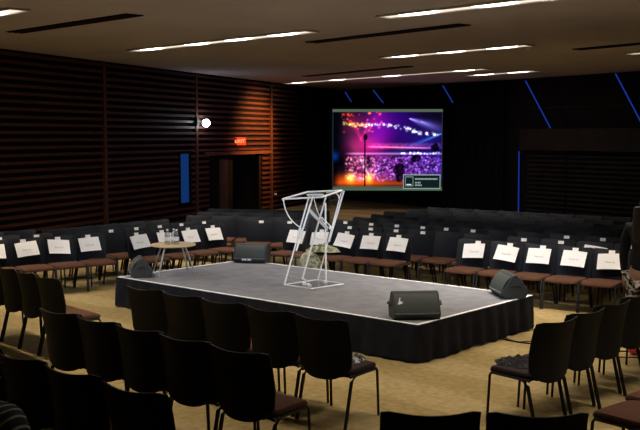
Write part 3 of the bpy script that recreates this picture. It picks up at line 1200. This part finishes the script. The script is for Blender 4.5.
def seat_mesh(material):
    mb = MB()
    g = []
    N = 11
    rows = []
    # superellipse cushion
    top = []
    for ring, (k, z) in enumerate(((0.90, 0.413), (1.0, 0.424), (1.0, 0.442), (0.96, 0.456), (0.80, 0.463), (0.4, 0.464))):
        r = []
        for i in range(40):
            a = 2 * PI * i / 40
            c, s = math.cos(a), math.sin(a)
            x = 0.235 * k * abs(c) ** 0.32 * (1 if c > 0 else -1)
            y = 0.215 * k * abs(s) ** 0.32 * (1 if s > 0 else -1) + 0.03
            zz = z - (0.018 * max(0, (y - 0.12) / 0.12) ** 2)
            r.append((x, y, zz))
        rows.append(r)
    vs = [p for r in rows for p in r]
    n = 40
    fs = [(i * n + k, i * n + (k + 1) % n, (i + 1) * n + (k + 1) % n, (i + 1) * n + k) for i in range(len(rows) - 1) for k in range(n)]
    fs.append(tuple(range(n))[::-1])
    fs.append(tuple((len(rows) - 1) * n + k for k in range(n)))
    mb.add(vs, fs)
    return mb.mesh('seat', material, True)


ME = {}
ME['backrest'] = backrest_mesh()
ME['seat'] = seat_mesh(M['seat'])
ME['seat_dark'] = seat_mesh(M['seat_dark'])
mb = MB()
mb.box((0, 0.02, 0.405), (0.43, 0.38, 0.02))
mb.tube([(-0.235, -0.19, 0.405), (-0.235, 0.19, 0.405)], 0.011, 6)
mb.tube([(0.235, -0.19, 0.405), (0.235, 0.19, 0.405)], 0.011, 6)
ME['seat_frame'] = mb.mesh('seat_frame', M['leg'])
for s, nm in ((-1, 'l'), (1, 'r')):
    mb = MB(); mb.tube([(s * 0.235, 0.185, 0.408), (s * 0.236, 0.205, 0.38), (s * 0.238, 0.225, 0.004)], 0.011, 8)
    ME['front_' + nm] = mb.mesh('leg', M['leg'], True)
    mb = MB(); mb.tube([(s * 0.232, -0.10, 0.408), (s * 0.234, -0.17, 0.36), (s * 0.238, -0.262, 0.004)], 0.012, 8, flat=1.5)
    ME['rear_' + nm] = mb.mesh('leg', M['leg'], True)
mb = MB(); mb.box((0, -0.185, 0.415), (0.34, 0.05, 0.03))
ME['bracket'] = mb.mesh('back_bracket', M['leg'])


def chair_proto(dark=False):
    t = thing('conference_chair', 'black conference chair', 'chair', (0, 0, 0))
    link('backrest', ME['backrest'], t)
    link('seat', ME['seat_dark' if dark else 'seat'], t)
    link('seat_frame', ME['seat_frame'], t)
    link('back_bracket', ME['bracket'], t)
    for k in ('front_l', 'front_r', 'rear_l', 'rear_r'):
        link('leg', ME[k], t)
    return t


protos = {False: chair_proto(), True: chair_proto(True)}
used = {False: False, True: False}
ORD = ['first', 'second', 'third', 'fourth', 'fifth', 'sixth', 'seventh', 'eighth', 'ninth', 'tenth', 'eleventh', 'twelfth', 'thirteenth', 'fourteenth']


def chair(x, y, facing, label, group, dark=False):
    """facing = world angle of the way a sitter looks"""
    if used[dark]:
        t = copy_tree(protos[dark])
    else:
        t = protos[dark]
        used[dark] = True
    t.location = (x, y, 0)
    t.rotation_euler = (0, 0, facing - PI / 2)
    t['label'] = label
    t['group'] = group
    if y > 13.2 or (y > 11.3 and x > 1.5) or (y > 11.9 and x < -3.3):
        t.scale = (1, 1, 0.92)
    return t


# reserved sheets: follow the curved backrest, each hung a little differently
SHEETS = []


def sheet_mesh(tilt, w=0.335, h=0.215, curl=0.0):
    g = []
    for i in range(6):
        row = []
        for j in range(9):
            a, b = (j / 8 - 0.5) * w, (i / 5 - 0.5) * h
            x = a * math.cos(tilt) - b * math.sin(tilt)
            z = 0.705 + a * math.sin(tilt) + b * math.cos(tilt)
            y = back_y(z, x) + 0.014 + 0.006 + curl * (0.5 - i / 5) ** 2 * (1 if i < 3 else 0) + 0.05 * (1 - i / 5)
            row.append((x, y, z))
        g.append(row)
    mb = MB(); mb.sheet(g, t=(0, 0.001, 0))
    return mb.mesh('sheet', M['paper'], True)


for tl, cu in ((0.03, 0.02), (-0.08, 0.0), (0.10, 0.06), (-0.02, 0.03)):
    SHEETS.append((tl, sheet_mesh(tl, curl=cu)))
mb = MB(); mb.box((0, 0, 0), (0.085, 0.002, 0.045)); CARD = mb.mesh('seat_card', M['paper'])
TXT = text_mesh('Reserved', 0.035, 'lettering', M['ink'], 0.0003)


def on_chair(c, z, x=0.0):
    """world matrix of a spot on the front of the backrest of chair c"""
    y = back_y(z, x) + 0.014
    dz = 0.02
    dy = back_y(z + dz, x) - back_y(z, x)
    loc = Vector((x, y, z))
    R = Matrix.Translation(c.location) @ Matrix.Rotation(c.rotation_euler.z, 4, 'Z') @ Matrix.Diagonal((1, 1, c.scale.z, 1))
    return R, loc, math.atan2(-dy, dz)


def add_sheet(c, where, i):
    tl, me = SHEETS[i % 4]
    t = thing('reserved_sheet', 'white sheet on the chair ' + where, 'paper', c.location, c.rotation_euler.z, 'reserved sheets on the chair backs')
    link('sheet', me, t)
    t.scale = c.scale
    o = link('lettering', TXT, t)
    y = back_y(0.69, 0) + 0.014 + 0.0105
    o.location = (0, y + 0.036, 0.695)
    o.rotation_euler = (PI / 2 + 0.42, 0, PI)
    return t


def add_card(c, where):
    R, loc, tilt = on_chair(c, 0.832, random.uniform(-0.04, 0.04))
    o = link('seat_card', CARD)
    p = R @ (loc + Vector((0, 0.004, 0)))
    o.location = p
    o.rotation_euler = (tilt, 0, c.rotation_euler.z + random.uniform(-0.03, 0.03))
    tag(o, 'seat card on the chair ' + where, 'card', 'small white seat cards')


aU, aV = math.atan2(U.y, U.x), math.atan2(V.y, V.x)
aS = math.radians(90 - 36)                     # the near rows look across the stage
# rows between the camera and the stage, seen from behind
def near_row(us, v, rowname, group, darkset=()):
    for i, u in enumerate(us):
        p = W(u, v)
        if i == len(us) - 1:
            lb = 'right end chair of ' + rowname
        elif i == 0:
            lb = 'left end chair of ' + rowname
        else:
            lb = ORD[i] + ' chair from the left in ' + rowname
        chair(p.x, p.y, aS + random.uniform(-0.02, 0.02), 'black chair from behind, ' + lb, group, i in darkset)


near_row([3.33, 3.86, 4.39, 4.97, 5.52], -1.90, 'the row nearest the stage', 'chairs in the row nearest the stage front', (4,))
near_row([3.74, 4.26, 4.77, 5.29, 5.84], -3.10, 'the second row from the stage', 'chairs in the second row from the stage front')
near_row([4.37, 4.91, 5.48, 6.09], -4.17, 'the row at the bottom left', 'chairs in the bottom left row', ())
W3 = [(-3.53, 10.76), (-3.22, 10.42), (-2.91, 10.08), (-2.60, 9.74)]
nm = ['far left, cut by the picture edge', 'second from the left edge', 'third from the left edge', 'the right end one with its brown seat showing']
for (x, y), n in zip(W3, nm):
    chair(x, y, math.radians(90 - 47), 'black chair of the short left group, ' + n, 'short group of chairs at the left edge')
# two chairs at the bottom right of centre, only their tops in the picture
chair(0.576, 5.08, PI / 2, 'black chair with only its top edge showing at the bottom, left of the two', 'two chairs at the bottom edge')
chair(1.135, 5.06, PI / 2 - 0.02, 'black chair with only its top edge showing at the bottom, right of the two', 'two chairs at the bottom edge')
# right-hand rows looking at the stage end
aE = math.radians(130)
for i, v in enumerate((-0.98, -0.48, 0.04, 0.57, 1.10)):
    p = W(6.74, v)
    chair(p.x, p.y, aE, ('nearest black chair of the row right of the stage, dark scarf on its seat' if i == 0 else ORD[i] + ' black chair from the camera in the row right of the stage'),
          'chairs in the row right of the stage', i == 0)
for i, v in enumerate((-1.62, -1.09, -0.56)):
    p = W(7.92, v)
    chair(p.x, p.y, aE, 'red brown seated chair at the bottom right corner, ' + ['nearest', 'middle', 'farthest'][i] + ' of three', 'chairs at the bottom right corner')

# far rows, backs and sheets towards the camera
aN = math.atan2(-V.y, -V.x) + 0.07


placed = []


def free(p, d=0.47):
    return all((Vector((p.x, p.y)) - q).length > d for q in placed)


def far_chair(u, v, where, group, sheet=None, card=True, face=aN, dark=False, skip=False):
    p = W(u, v)
    if skip and not free(p):
        return None
    placed.append(Vector((p.x, p.y)))
    c = chair(p.x, p.y, face, 'black chair, ' + where, group, dark)
    if sheet is not None:
        add_sheet(c, where, sheet)
    if card:
        add_card(c, where)
    return c


g1 = 'front row chairs behind the stage'
for i, u in enumerate((-0.08, 0.39, 0.88, 1.37, 1.86)):
    far_chair(u + 0.02, 3.44 + 0.09 * u, ORD[i] + ' from left in the front row behind the lectern', g1, i)
for i, u in enumerate((3.17, 3.68, 4.16, 4.66, 5.15)):
    far_chair(u, 3.42 + 0.09 * u, ORD[i] + ' from left in the front row beyond the right monitor', g1, i + 1)
g2 = 'second row chairs behind the stage'
for i, u in enumerate((-0.12, 0.36, 0.83, 1.29, 1.80, 2.31, 2.83)):
    far_chair(u, 4.16 + 0.085 * u, ORD[i] + ' from left in the second row behind the lectern', g2, None, 0 < i < 5)
for i, u in enumerate((3.55, 4.08, 4.62, 5.15, 5.68)):
    far_chair(u, 4.13 + 0.09 * u, ORD[i] + ' from left in the second row beyond the right monitor', g2, 2 if i == 2 else None, i != 2)
g3 = 'third row chairs behind the stage'
for i, u in enumerate((-0.21, 0.29, 0.79, 1.29, 1.79, 2.29, 2.8, 3.32, 3.85, 4.4, 4.95, 5.5)):
    far_chair(u, 4.88 + 0.085 * u, ORD[i] + ' from left in the third row behind the stage', g3, None, i not in (6, 7, 10))
RN = ['fourth', 'fifth', 'sixth', 'seventh', 'eighth']
for r, (v, u0, n) in enumerate(((5.60, -0.34, 12), (6.32, -0.48, 14), (7.05, -0.72, 14), (7.8, -0.7, 14), (8.55, -0.7, 14))):
    for i in range(n):
        far_chair(u0 + 0.54 * i, v + 0.06 * (u0 + 0.54 * i), ORD[i] + ' from left in the dark ' + RN[r] + ' row behind the stage', RN[r] + ' row chairs behind the stage', None, False, skip=True)
# corner pair facing the camera
for i, (x, y) in enumerate(((-1.10, 16.56), (-0.62, 16.46), (-0.16, 16.62))):
    placed.append(Vector((x, y)))
    c = chair(x, y, -PI / 2 - 0.15, 'black chair facing the camera right of the doorway, ' + ['left', 'middle', 'right'][i] + ' of the three', 'corner chairs right of the doorway')
    if i < 2:
        add_card(c, ['left', 'middle'][i] + ' of the three right of the doorway')
for r in range(3):
    for i in range(5):
        q = Vector((-2.3 + 0.5 * i + 0.1 * r, 17.45 - 0.12 * i + 0.85 * r))
        if free(q):
            placed.append(q)
            chair(q.x, q.y, -PI / 2 - 0.15, 'dark chair, ' + ORD[i] + ' from left in the ' + ['second', 'third', 'fourth'][r] + ' row right of the doorway', 'dark corner rows right of the doorway')
# left of the stage, looking along it
aW = aU
g4 = 'front row chairs left of the stage'
for i, v in enumerate((1.50, 2.02, 2.54, 3.06)):
    far_chair(-1.18, v, ORD[i] + ' from left in the front row behind the round table', g4, i + 1, True, aW)
g5 = 'second row chairs left of the stage'
for i, v in enumerate((1.0, 1.5, 2.0, 2.5, 3.0, 3.5)):
    far_chair(-1.86, v - 0.02, ORD[i] + ' from left in the second row behind the round table', g5, None, i > 0, aW, skip=True)
for i, v in enumerate((0.9, 1.42, 1.94, 2.46, 2.98)):
    far_chair(-2.55, v, ORD[i] + ' from left in the dark third row behind the round table', 'third row chairs left of the stage', None, False, aW, skip=True)
f = Vector((0.63, -0.777)); aB = math.atan2(f.y, f.x)
for i in range(-1, 3):
    s = (i + 0.5) / 3
    p = Vector((-4.25 + 1.15 * s, 13.17 + 0.93 * s)) + Vector((0.06, 0.05)) - f * 0.24
    w = ['cut by the left edge', 'first whole one', 'second whole one', 'right end one'][i + 1] + ' in the far left front row'
    c = chair(p.x, p.y, aB, 'black chair, ' + w, 'left block front row chairs')
    add_sheet(c, w, i + 1)
    add_card(c, w)
for r in range(2):
    for i in range(-1, 4):
        p = Vector((-4.69, 13.98)) + Vector((0.405, 0.325)) * i + f * (0.16 - 0.66 * r)
        if (r == 1 or i > 1) and not free(p):
            continue
        placed.append(Vector((p.x, p.y)))
        w = ORD[i + 1] + ' from left in the far left ' + ['second', 'third'][r] + ' row'
        c = chair(p.x, p.y, aB, 'dark chair, ' + w, 'left block rear chairs')
        if r == 0 and i in (0, 1):
            add_card(c, w)


# ------------------------------------------------------------------ things left on chairs and floor
def lump(name, material, label, cat, loc, rotz, sx, sy, h, seed, droop=None):
    rnd = random.Random(seed)
    ph = [rnd.uniform(0, 6) for _ in range(8)]
    NR, NA = 14, 40
    vs = []
    for i in range(NR + 1):
        r = i / NR
        for k in range(NA):
            a = 2 * PI * k / NA
            rr = r * (1 + 0.10 * math.sin(3 * a + ph[0]) + 0.06 * math.sin(7 * a + ph[1]))
            x, y = sx * rr * math.cos(a), sy * rr * math.sin(a)
            z = h * (1 - r ** 3) * (0.75 + 0.25 * math.sin(9 * x / sx + ph[2]) * math.cos(7 * y / sy + ph[3])) + 0.012 * math.sin(16 * x / sx + 11 * y / sy + ph[4]) * (1 - r * 0.5)
            z = max(z, 0.004)
            if droop:
                z = droop(x, y, z, r)
            vs.append((x, y, z))
    mb = MB()
    n = len(vs)
    fs = [(i * NA + k, i * NA + (k + 1) % NA, (i + 1) * NA + (k + 1) % NA, (i + 1) * NA + k) for i in range(NR) for k in range(NA)]
    mb.add(vs, fs)
    if not droop:
        b = [(x, y, 0.0) for x, y, z in vs[-NA:]]
        mb.add(vs[-NA:] + b, [(k, (k + 1) % NA, NA + (k + 1) % NA, NA + k) for k in range(NA)] + [tuple(NA + k for k in range(NA))])
    o = mb.build(name, material, None, smooth=True)
    o.location = loc
    o.rotation_euler = (0, 0, rotz)
    tag(o, label, cat)
    return o


p = W(6.74, -0.98)
lump('scarf', M['scarf'], 'crumpled dark patterned scarf on the seat of the nearest chair right of the stage', 'scarf', (p.x - 0.05, p.y + 0.06, 0.462), aE, 0.20, 0.19, 0.06, 2)
p = W(5.52, -1.90)
lump('knitted_scarf', M['white_knit'], 'small black and white knitted scarf on the end chair by the stage front', 'scarf', (p.x + 0.05, p.y + 0.03, 0.462), aV, 0.17, 0.14, 0.075, 5)
# camouflage jacket over two front row seats behind the lectern
p = W(0.12, 3.42)
lump('camouflage_jacket', M['camo'], 'camouflage jacket lying over the front row chairs behind the lectern', 'jacket', (p.x + 0.46, p.y - 0.2, 0.468), -0.3, 0.26, 0.17, 0.13, 9)

mb = MB()
mb.lathe([(0.13, 0.0), (0.17, 0.03), (0.19, 0.15), (0.185, 0.28), (0.16, 0.40), (0.11, 0.49), (0.04, 0.53)], 28)
for i_, p_ in enumerate(mb.v):
    a_ = math.atan2(p_[1], p_[0])
    k_ = 1 + 0.05 * math.sin(3 * a_ + p_[2] * 9) + 0.03 * math.sin(7 * a_ - p_[2] * 14)
    mb.v[i_] = (p_[0] * k_, p_[1] * k_ * 0.62, p_[2])
bag = thing('duffel_bag', 'camouflage bag standing on the floor behind the lectern', 'bag', (-0.16, 14.40, 0.001), 0.1)
mb.build('body', M['camo'], bag, smooth=True)
mb = MB(); mb.tube([(-0.06, 0.0, 0.515), (-0.05, 0.0, 0.56), (0.05, 0.0, 0.56), (0.06, 0.0, 0.515)], 0.009, 6); mb.build('handle', M['camo'], bag, smooth=True)

# cables on the carpet
def cable(label, pts, r=0.008):
    P = [Vector((x, y, r + 0.001)) for x, y in pts]
    out = []
    for i in range(len(P) - 1):
        p0, p1, p2, p3 = P[max(i - 1, 0)], P[i], P[i + 1], P[min(i + 2, len(P) - 1)]
        for k in range(6):
            s = k / 6
            out.append(0.5 * ((2 * p1) + (p2 - p0) * s + (2 * p0 - 5 * p1 + 4 * p2 - p3) * s * s + (3 * p1 - p0 - 3 * p2 + p3) * s ** 3))
    out.append(P[-1])
    mb = MB(); mb.tube(out, r, 6)
    o = mb.build('cable', M['leg'], None, smooth=True)
    tag(o, label, 'cable', 'black cables on the carpet')


cable('black cable running from the right end of the stage over the carpet', [(1.75, 10.9), (2.0, 10.62), (2.25, 10.35), (2.6, 10.2), (3.1, 9.95), (3.9, 9.9), (4.6, 9.7)])
cable('second black cable looping beside the first on the carpet', [(1.72, 10.85), (2.05, 10.72), (2.2, 10.42), (2.45, 10.38), (2.9, 9.75), (3.6, 9.6), (4.5, 9.3)], 0.006)


# ------------------------------------------------------------------ people
def skin_body(name, nodes, edges, material, parent=None, levels=2, loc=None):
    """nodes: list of (pos, rx, ry); grows a continuous surface with Skin + Subdivision and bakes it"""
    me = bpy.data.meshes.new(name)
    me.from_pydata([n[0] for n in nodes], edges, [])
    o = bpy.data.objects.new(name, me)
    COL.objects.link(o)
    sk = o.modifiers.new('skin', 'SKIN')
    sk.use_smooth_shade = True
    for i, n in enumerate(nodes):
        sv = me.skin_vertices[0].data[i]
        sv.radius = (n[1], n[2])
        sv.use_root = (i == 0)
    sb = o.modifiers.new('sub', 'SUBSURF')
    sb.levels = levels
    sb.render_levels = levels
    dg = bpy.context.evaluated_depsgraph_get()
    res = bpy.data.meshes.new_from_object(o.evaluated_get(dg))
    res.name = name
    bpy.data.objects.remove(o)
    for f_ in res.polygons:
        f_.use_smooth = True
    res.materials.clear()
    res.materials.append(material)
    return link(name, res, parent)


def fingers(nodes, edges, wrist_i, palm_i, palm, d, side, curl):
    """five chains from the palm; d = finger direction, side = towards the thumb"""
    d = Vector(d).normalized(); side = Vector(side).normalized(); nrm = d.cross(side).normalized()
    for k, (off, ln) in enumerate(((0.030, 0.066), (0.010, 0.075), (-0.010, 0.070), (-0.030, 0.055))):
        base = Vector(palm) + side * off + d * 0.035
        prev = palm_i
        for s in range(1, 4):
            q = base + d * ln * s / 3 + nrm * curl * (s / 3) ** 2
            nodes.append((tuple(q), 0.0085 - 0.001 * s, 0.0085 - 0.001 * s))
            edges.append((prev, len(nodes) - 1))
            prev = len(nodes) - 1
    prev = palm_i
    for s in range(1, 4):
        q = Vector(palm) + side * (0.02 + 0.016 * s) + d * (-0.012 + 0.018 * s) + nrm * curl * 0.5 * s / 3
        nodes.append((tuple(q), 0.010 - 0.001 * s, 0.010 - 0.001 * s))
        edges.append((prev, len(nodes) - 1))
        prev = len(nodes) - 1


def standing_woman():
    t = thing('person', 'person standing at the right edge in dark top and black and white floral trousers', 'person', (3.36, 9.72, 0), math.radians(-50))
    # local +y is the way she faces
    N = [((0, 0, 0.92), 0.145, 0.105), ((0, 0, 1.08), 0.115, 0.085), ((0, 0.005, 1.24), 0.14, 0.10), ((0, 0, 1.36), 0.11, 0.075), ((0, 0, 1.42), 0.05, 0.05),
         ((0, 0.01, 1.49), 0.05, 0.052), ((0, 0.02, 1.56), 0.068, 0.082), ((0, 0.0, 1.63), 0.066, 0.08), ((0, 0.0, 1.67), 0.04, 0.05)]
    E = [(i, i + 1) for i in range(8)]
    def add(p, rx, ry, par):
        N.append((p, rx, ry)); E.append((par, len(N) - 1)); return len(N) - 1
    add((0, 0.115, 1.555), 0.012, 0.014, 6)
    hands = []
    for s in (-1, 1):
        a = add((s * 0.165, 0, 1.35), 0.055, 0.055, 3)
        b = add((s * 0.21, -0.01, 1.22), 0.045, 0.045, a)
        c = add((s * 0.23, -0.01, 1.06), 0.038, 0.038, b)
        if s > 0:
            d_ = add((s * 0.22, 0.08, 0.93), 0.030, 0.030, c)
            e = add((s * 0.20, 0.15, 0.83), 0.022, 0.026, d_)
            pp = (s * 0.20, 0.18, 0.79)
        else:
            d_ = add((s * 0.24, 0.01, 0.95), 0.032, 0.032, c)
            e = add((s * 0.245, 0.03, 0.86), 0.020, 0.024, d_)
            pp = (s * 0.245, 0.04, 0.81)
        p = add(pp, 0.028, 0.016, e)
        fingers(N, E, e, p, pp, (0, 0.45 if s > 0 else 0.15, -0.9), (-s * 0.3, 0.9, 0.1), 0.02)
        l1 = add((s * 0.09, 0, 0.84), 0.095, 0.095, 0)
        l2 = add((s * 0.10, 0.0, 0.65), 0.078, 0.08, l1)
        l3 = add((s * 0.10, 0.01, 0.47), 0.055, 0.058, l2)
        l4 = add((s * 0.10, -0.01, 0.30), 0.05, 0.055, l3)
        l5 = add((s * 0.10, -0.01, 0.09), 0.034, 0.036, l4)
        l6 = add((s * 0.105, 0.02, 0.045), 0.036, 0.034, l5)
        add((s * 0.11, 0.14, 0.03), 0.034, 0.02, l6)
    body = skin_body('body', N, E, M['skin'], t)
    # top with sleeves
    N2 = [((0, 0, 0.86), 0.185, 0.15), ((0, 0, 1.08), 0.13, 0.10), ((0, 0.005, 1.24), 0.155, 0.115), ((0, 0, 1.37), 0.12, 0.085), ((0, 0, 1.40), 0.07, 0.06)]
    E2 = [(i, i + 1) for i in range(4)]
    for s in (-1, 1):
        N2.append(((s * 0.165, 0, 1.35), 0.066, 0.066)); E2.append((3, len(N2) - 1)); a = len(N2) - 1
        for p, r in (((s * 0.21, -0.01, 1.22), 0.058), ((s * 0.232, -0.01, 1.06), 0.05), ((s * 0.222, 0.075, 0.94), 0.042) if s > 0 else ((s * 0.24, 0.01, 0.96), 0.044), ((s * 0.205, 0.135, 0.85), 0.034) if s > 0 else ((s * 0.245, 0.025, 0.88), 0.036)):
            N2.append((p, r, r)); E2.append((a, len(N2) - 1)); a = len(N2) - 1
    skin_body('blouse', N2, E2, M['black_cloth'], t)
    N3 = [((0, 0, 0.93), 0.175, 0.14)]
    E3 = []
    for s in (-1, 1):
        a = 0
        for p, r in (((s * 0.09, 0, 0.84), 0.115), ((s * 0.10, 0, 0.65), 0.10), ((s * 0.10, 0.01, 0.47), 0.085), ((s * 0.10, -0.01, 0.30), 0.08), ((s * 0.10, -0.01, 0.14), 0.075)):
            N3.append((p, r, r)); E3.append((a, len(N3) - 1)); a = len(N3) - 1
    skin_body('trousers', N3, E3, M['floral'], t)
    for s in (-1, 1):
        skin_body('shoe', [((s * 0.105, -0.03, 0.045), 0.042, 0.042), ((s * 0.105, 0.06, 0.035), 0.043, 0.034), ((s * 0.11, 0.16, 0.025), 0.036, 0.022)], [(0, 1), (1, 2)], M['red'], t)
    # long hair: cap plus fall down the back and shoulders
    N4 = [((0, -0.012, 1.655), 0.098, 0.10), ((0, -0.05, 1.55), 0.10, 0.085), ((0, -0.075, 1.42), 0.10, 0.05), ((0, -0.10, 1.30), 0.10, 0.042), ((0, -0.105, 1.18), 0.07, 0.03)]
    E4 = [(0, 1), (1, 2), (2, 3), (3, 4)]
    for s in (-1, 1):
        N4.append(((s * 0.075, 0.01, 1.56), 0.03, 0.045)); E4.append((0, len(N4) - 1)); a = len(N4) - 1
        N4.append(((s * 0.10, 0.02, 1.42), 0.034, 0.035)); E4.append((a, len(N4) - 1)); a = len(N4) - 1
        N4.append(((s * 0.12, 0.06, 1.24), 0.03, 0.025)); E4.append((a, len(N4) - 1))
    skin_body('hair', N4, E4, M['hair'], t)
    for s in (-1, 1):
        mb = MB(); mb.lathe([(0.002, -0.008), (0.009, -0.004), (0.009, 0.004), (0.002, 0.008)], 10, (s * 0.03, 0.098, 1.585)); mb.build('eye', M['eye'], t)
    mb = MB(); mb.box((0, 0.098, 1.515), (0.045, 0.012, 0.010)); mb.build('mouth', M['red'], t, bevel=0.003)


standing_woman()


def seated_man():
    X, Y = -1.50, 4.33
    chair(X - 0.02, Y + 0.02, aS, 'black chair under the seated person in the striped shirt at the bottom left', 'chairs in the bottom left row')
    t = thing('person', 'person seated at the bottom left corner in a navy shirt with pale stripes', 'person', (X, Y, 0), aS - PI / 2)
    N = [((0, -0.06, 0.56), 0.16, 0.11), ((0, -0.08, 0.72), 0.145, 0.11), ((0, -0.09, 0.88), 0.16, 0.11), ((0, -0.07, 1.00), 0.12, 0.085), ((-0.01, -0.06, 1.07), 0.055, 0.055),
         ((-0.04, -0.05, 1.14), 0.052, 0.055), ((-0.065, -0.05, 1.21), 0.068, 0.085), ((-0.075, -0.07, 1.285), 0.066, 0.082), ((-0.08, -0.07, 1.33), 0.04, 0.05)]
    E = [(i, i + 1) for i in range(8)]
    def add(p, rx, ry, par):
        N.append((p, rx, ry)); E.append((par, len(N) - 1)); return len(N) - 1
    add((-0.065, 0.05, 1.20), 0.013, 0.015, 6)
    for s in (-1, 1):
        a = add((s * 0.185, -0.07, 0.985), 0.062, 0.062, 3)
        b = add((s * 0.235, -0.06, 0.84), 0.052, 0.052, a)
        c = add((s * 0.24, -0.03, 0.69), 0.043, 0.043, b)
        d_ = add((s * 0.19, 0.14, 0.63), 0.036, 0.036, c)
        e = add((s * 0.12, 0.26, 0.62), 0.026, 0.03, d_)
        p = add((s * 0.10, 0.30, 0.615), 0.034, 0.018, e)
        fingers(N, E, e, p, (s * 0.10, 0.30, 0.615), (-s * 0.3, 0.9, -0.15), (-s * 0.9, -0.3, 0), 0.015)
        l1 = add((s * 0.10, 0.04, 0.545), 0.085, 0.085, 0)
        l2 = add((s * 0.11, 0.34, 0.55), 0.075, 0.075, l1)
        l3 = add((s * 0.11, 0.42, 0.48), 0.062, 0.062, l2)
        l4 = add((s * 0.11, 0.42, 0.28), 0.052, 0.055, l3)
        l5 = add((s * 0.11, 0.40, 0.09), 0.038, 0.04, l4)
        l6 = add((s * 0.115, 0.44, 0.05), 0.042, 0.038, l5)
        add((s * 0.12, 0.58, 0.032), 0.040, 0.024, l6)
    skin_body('body', N, E, M['skin'], t)
    N2 = [((0, -0.06, 0.55), 0.18, 0.13), ((0, -0.08, 0.72), 0.165, 0.125), ((0, -0.09, 0.88), 0.175, 0.125), ((0, -0.07, 1.0), 0.15, 0.12), ((-0.01, -0.06, 1.075), 0.088, 0.085)]
    E2 = [(i, i + 1) for i in range(4)]
    for s in (-1, 1):
        N2.append(((s * 0.19, -0.07, 0.985), 0.088, 0.088)); E2.append((3, len(N2) - 1)); a = len(N2) - 1
        for p, r in (((s * 0.24, -0.06, 0.84), 0.074), ((s * 0.245, -0.03, 0.69), 0.056), ((s * 0.19, 0.14, 0.632), 0.047), ((s * 0.135, 0.235, 0.622), 0.04)):
            N2.append((p, r, r)); E2.append((a, len(N2) - 1)); a = len(N2) - 1
    skin_body('shirt', N2, E2, M['stripe'], t)
    N3 = [((0, -0.05, 0.555), 0.175, 0.10)]
    E3 = []
    for s in (-1, 1):
        a = 0
        for p, r in (((s * 0.10, 0.04, 0.555), 0.095), ((s * 0.11, 0.34, 0.555), 0.088), ((s * 0.11, 0.43, 0.48), 0.078), ((s * 0.11, 0.425, 0.28), 0.07), ((s * 0.11, 0.40, 0.12), 0.062)):
            N3.append((p, r, r)); E3.append((a, len(N3) - 1)); a = len(N3) - 1
    skin_body('trousers', N3, E3, M['black_cloth'], t)
    for s in (-1, 1):
        skin_body('shoe', [((s * 0.115, 0.37, 0.05), 0.048, 0.045), ((s * 0.115, 0.48, 0.042), 0.048, 0.038), ((s * 0.12, 0.60, 0.03), 0.042, 0.026)], [(0, 1), (1, 2)], M['leg'], t)
    N4 = [((-0.075, -0.095, 1.285), 0.084, 0.088), ((-0.065, -0.12, 1.21), 0.082, 0.058), ((-0.045, -0.12, 1.15), 0.055, 0.03)]
    skin_body('hair', N4, [(0, 1), (1, 2)], M['hair'], t)
    for s in (-1, 1):
        mb = MB(); mb.lathe([(0.002, -0.008), (0.009, -0.004), (0.009, 0.004), (0.002, 0.008)], 10, (-0.065 + s * 0.032, 0.033, 1.23)); mb.build('eye', M['eye'], t)
    mb = MB(); mb.box((-0.055, 0.03, 1.165), (0.05, 0.012, 0.010)); mb.build('mouth', M['skin'], t, bevel=0.003)


seated_man()
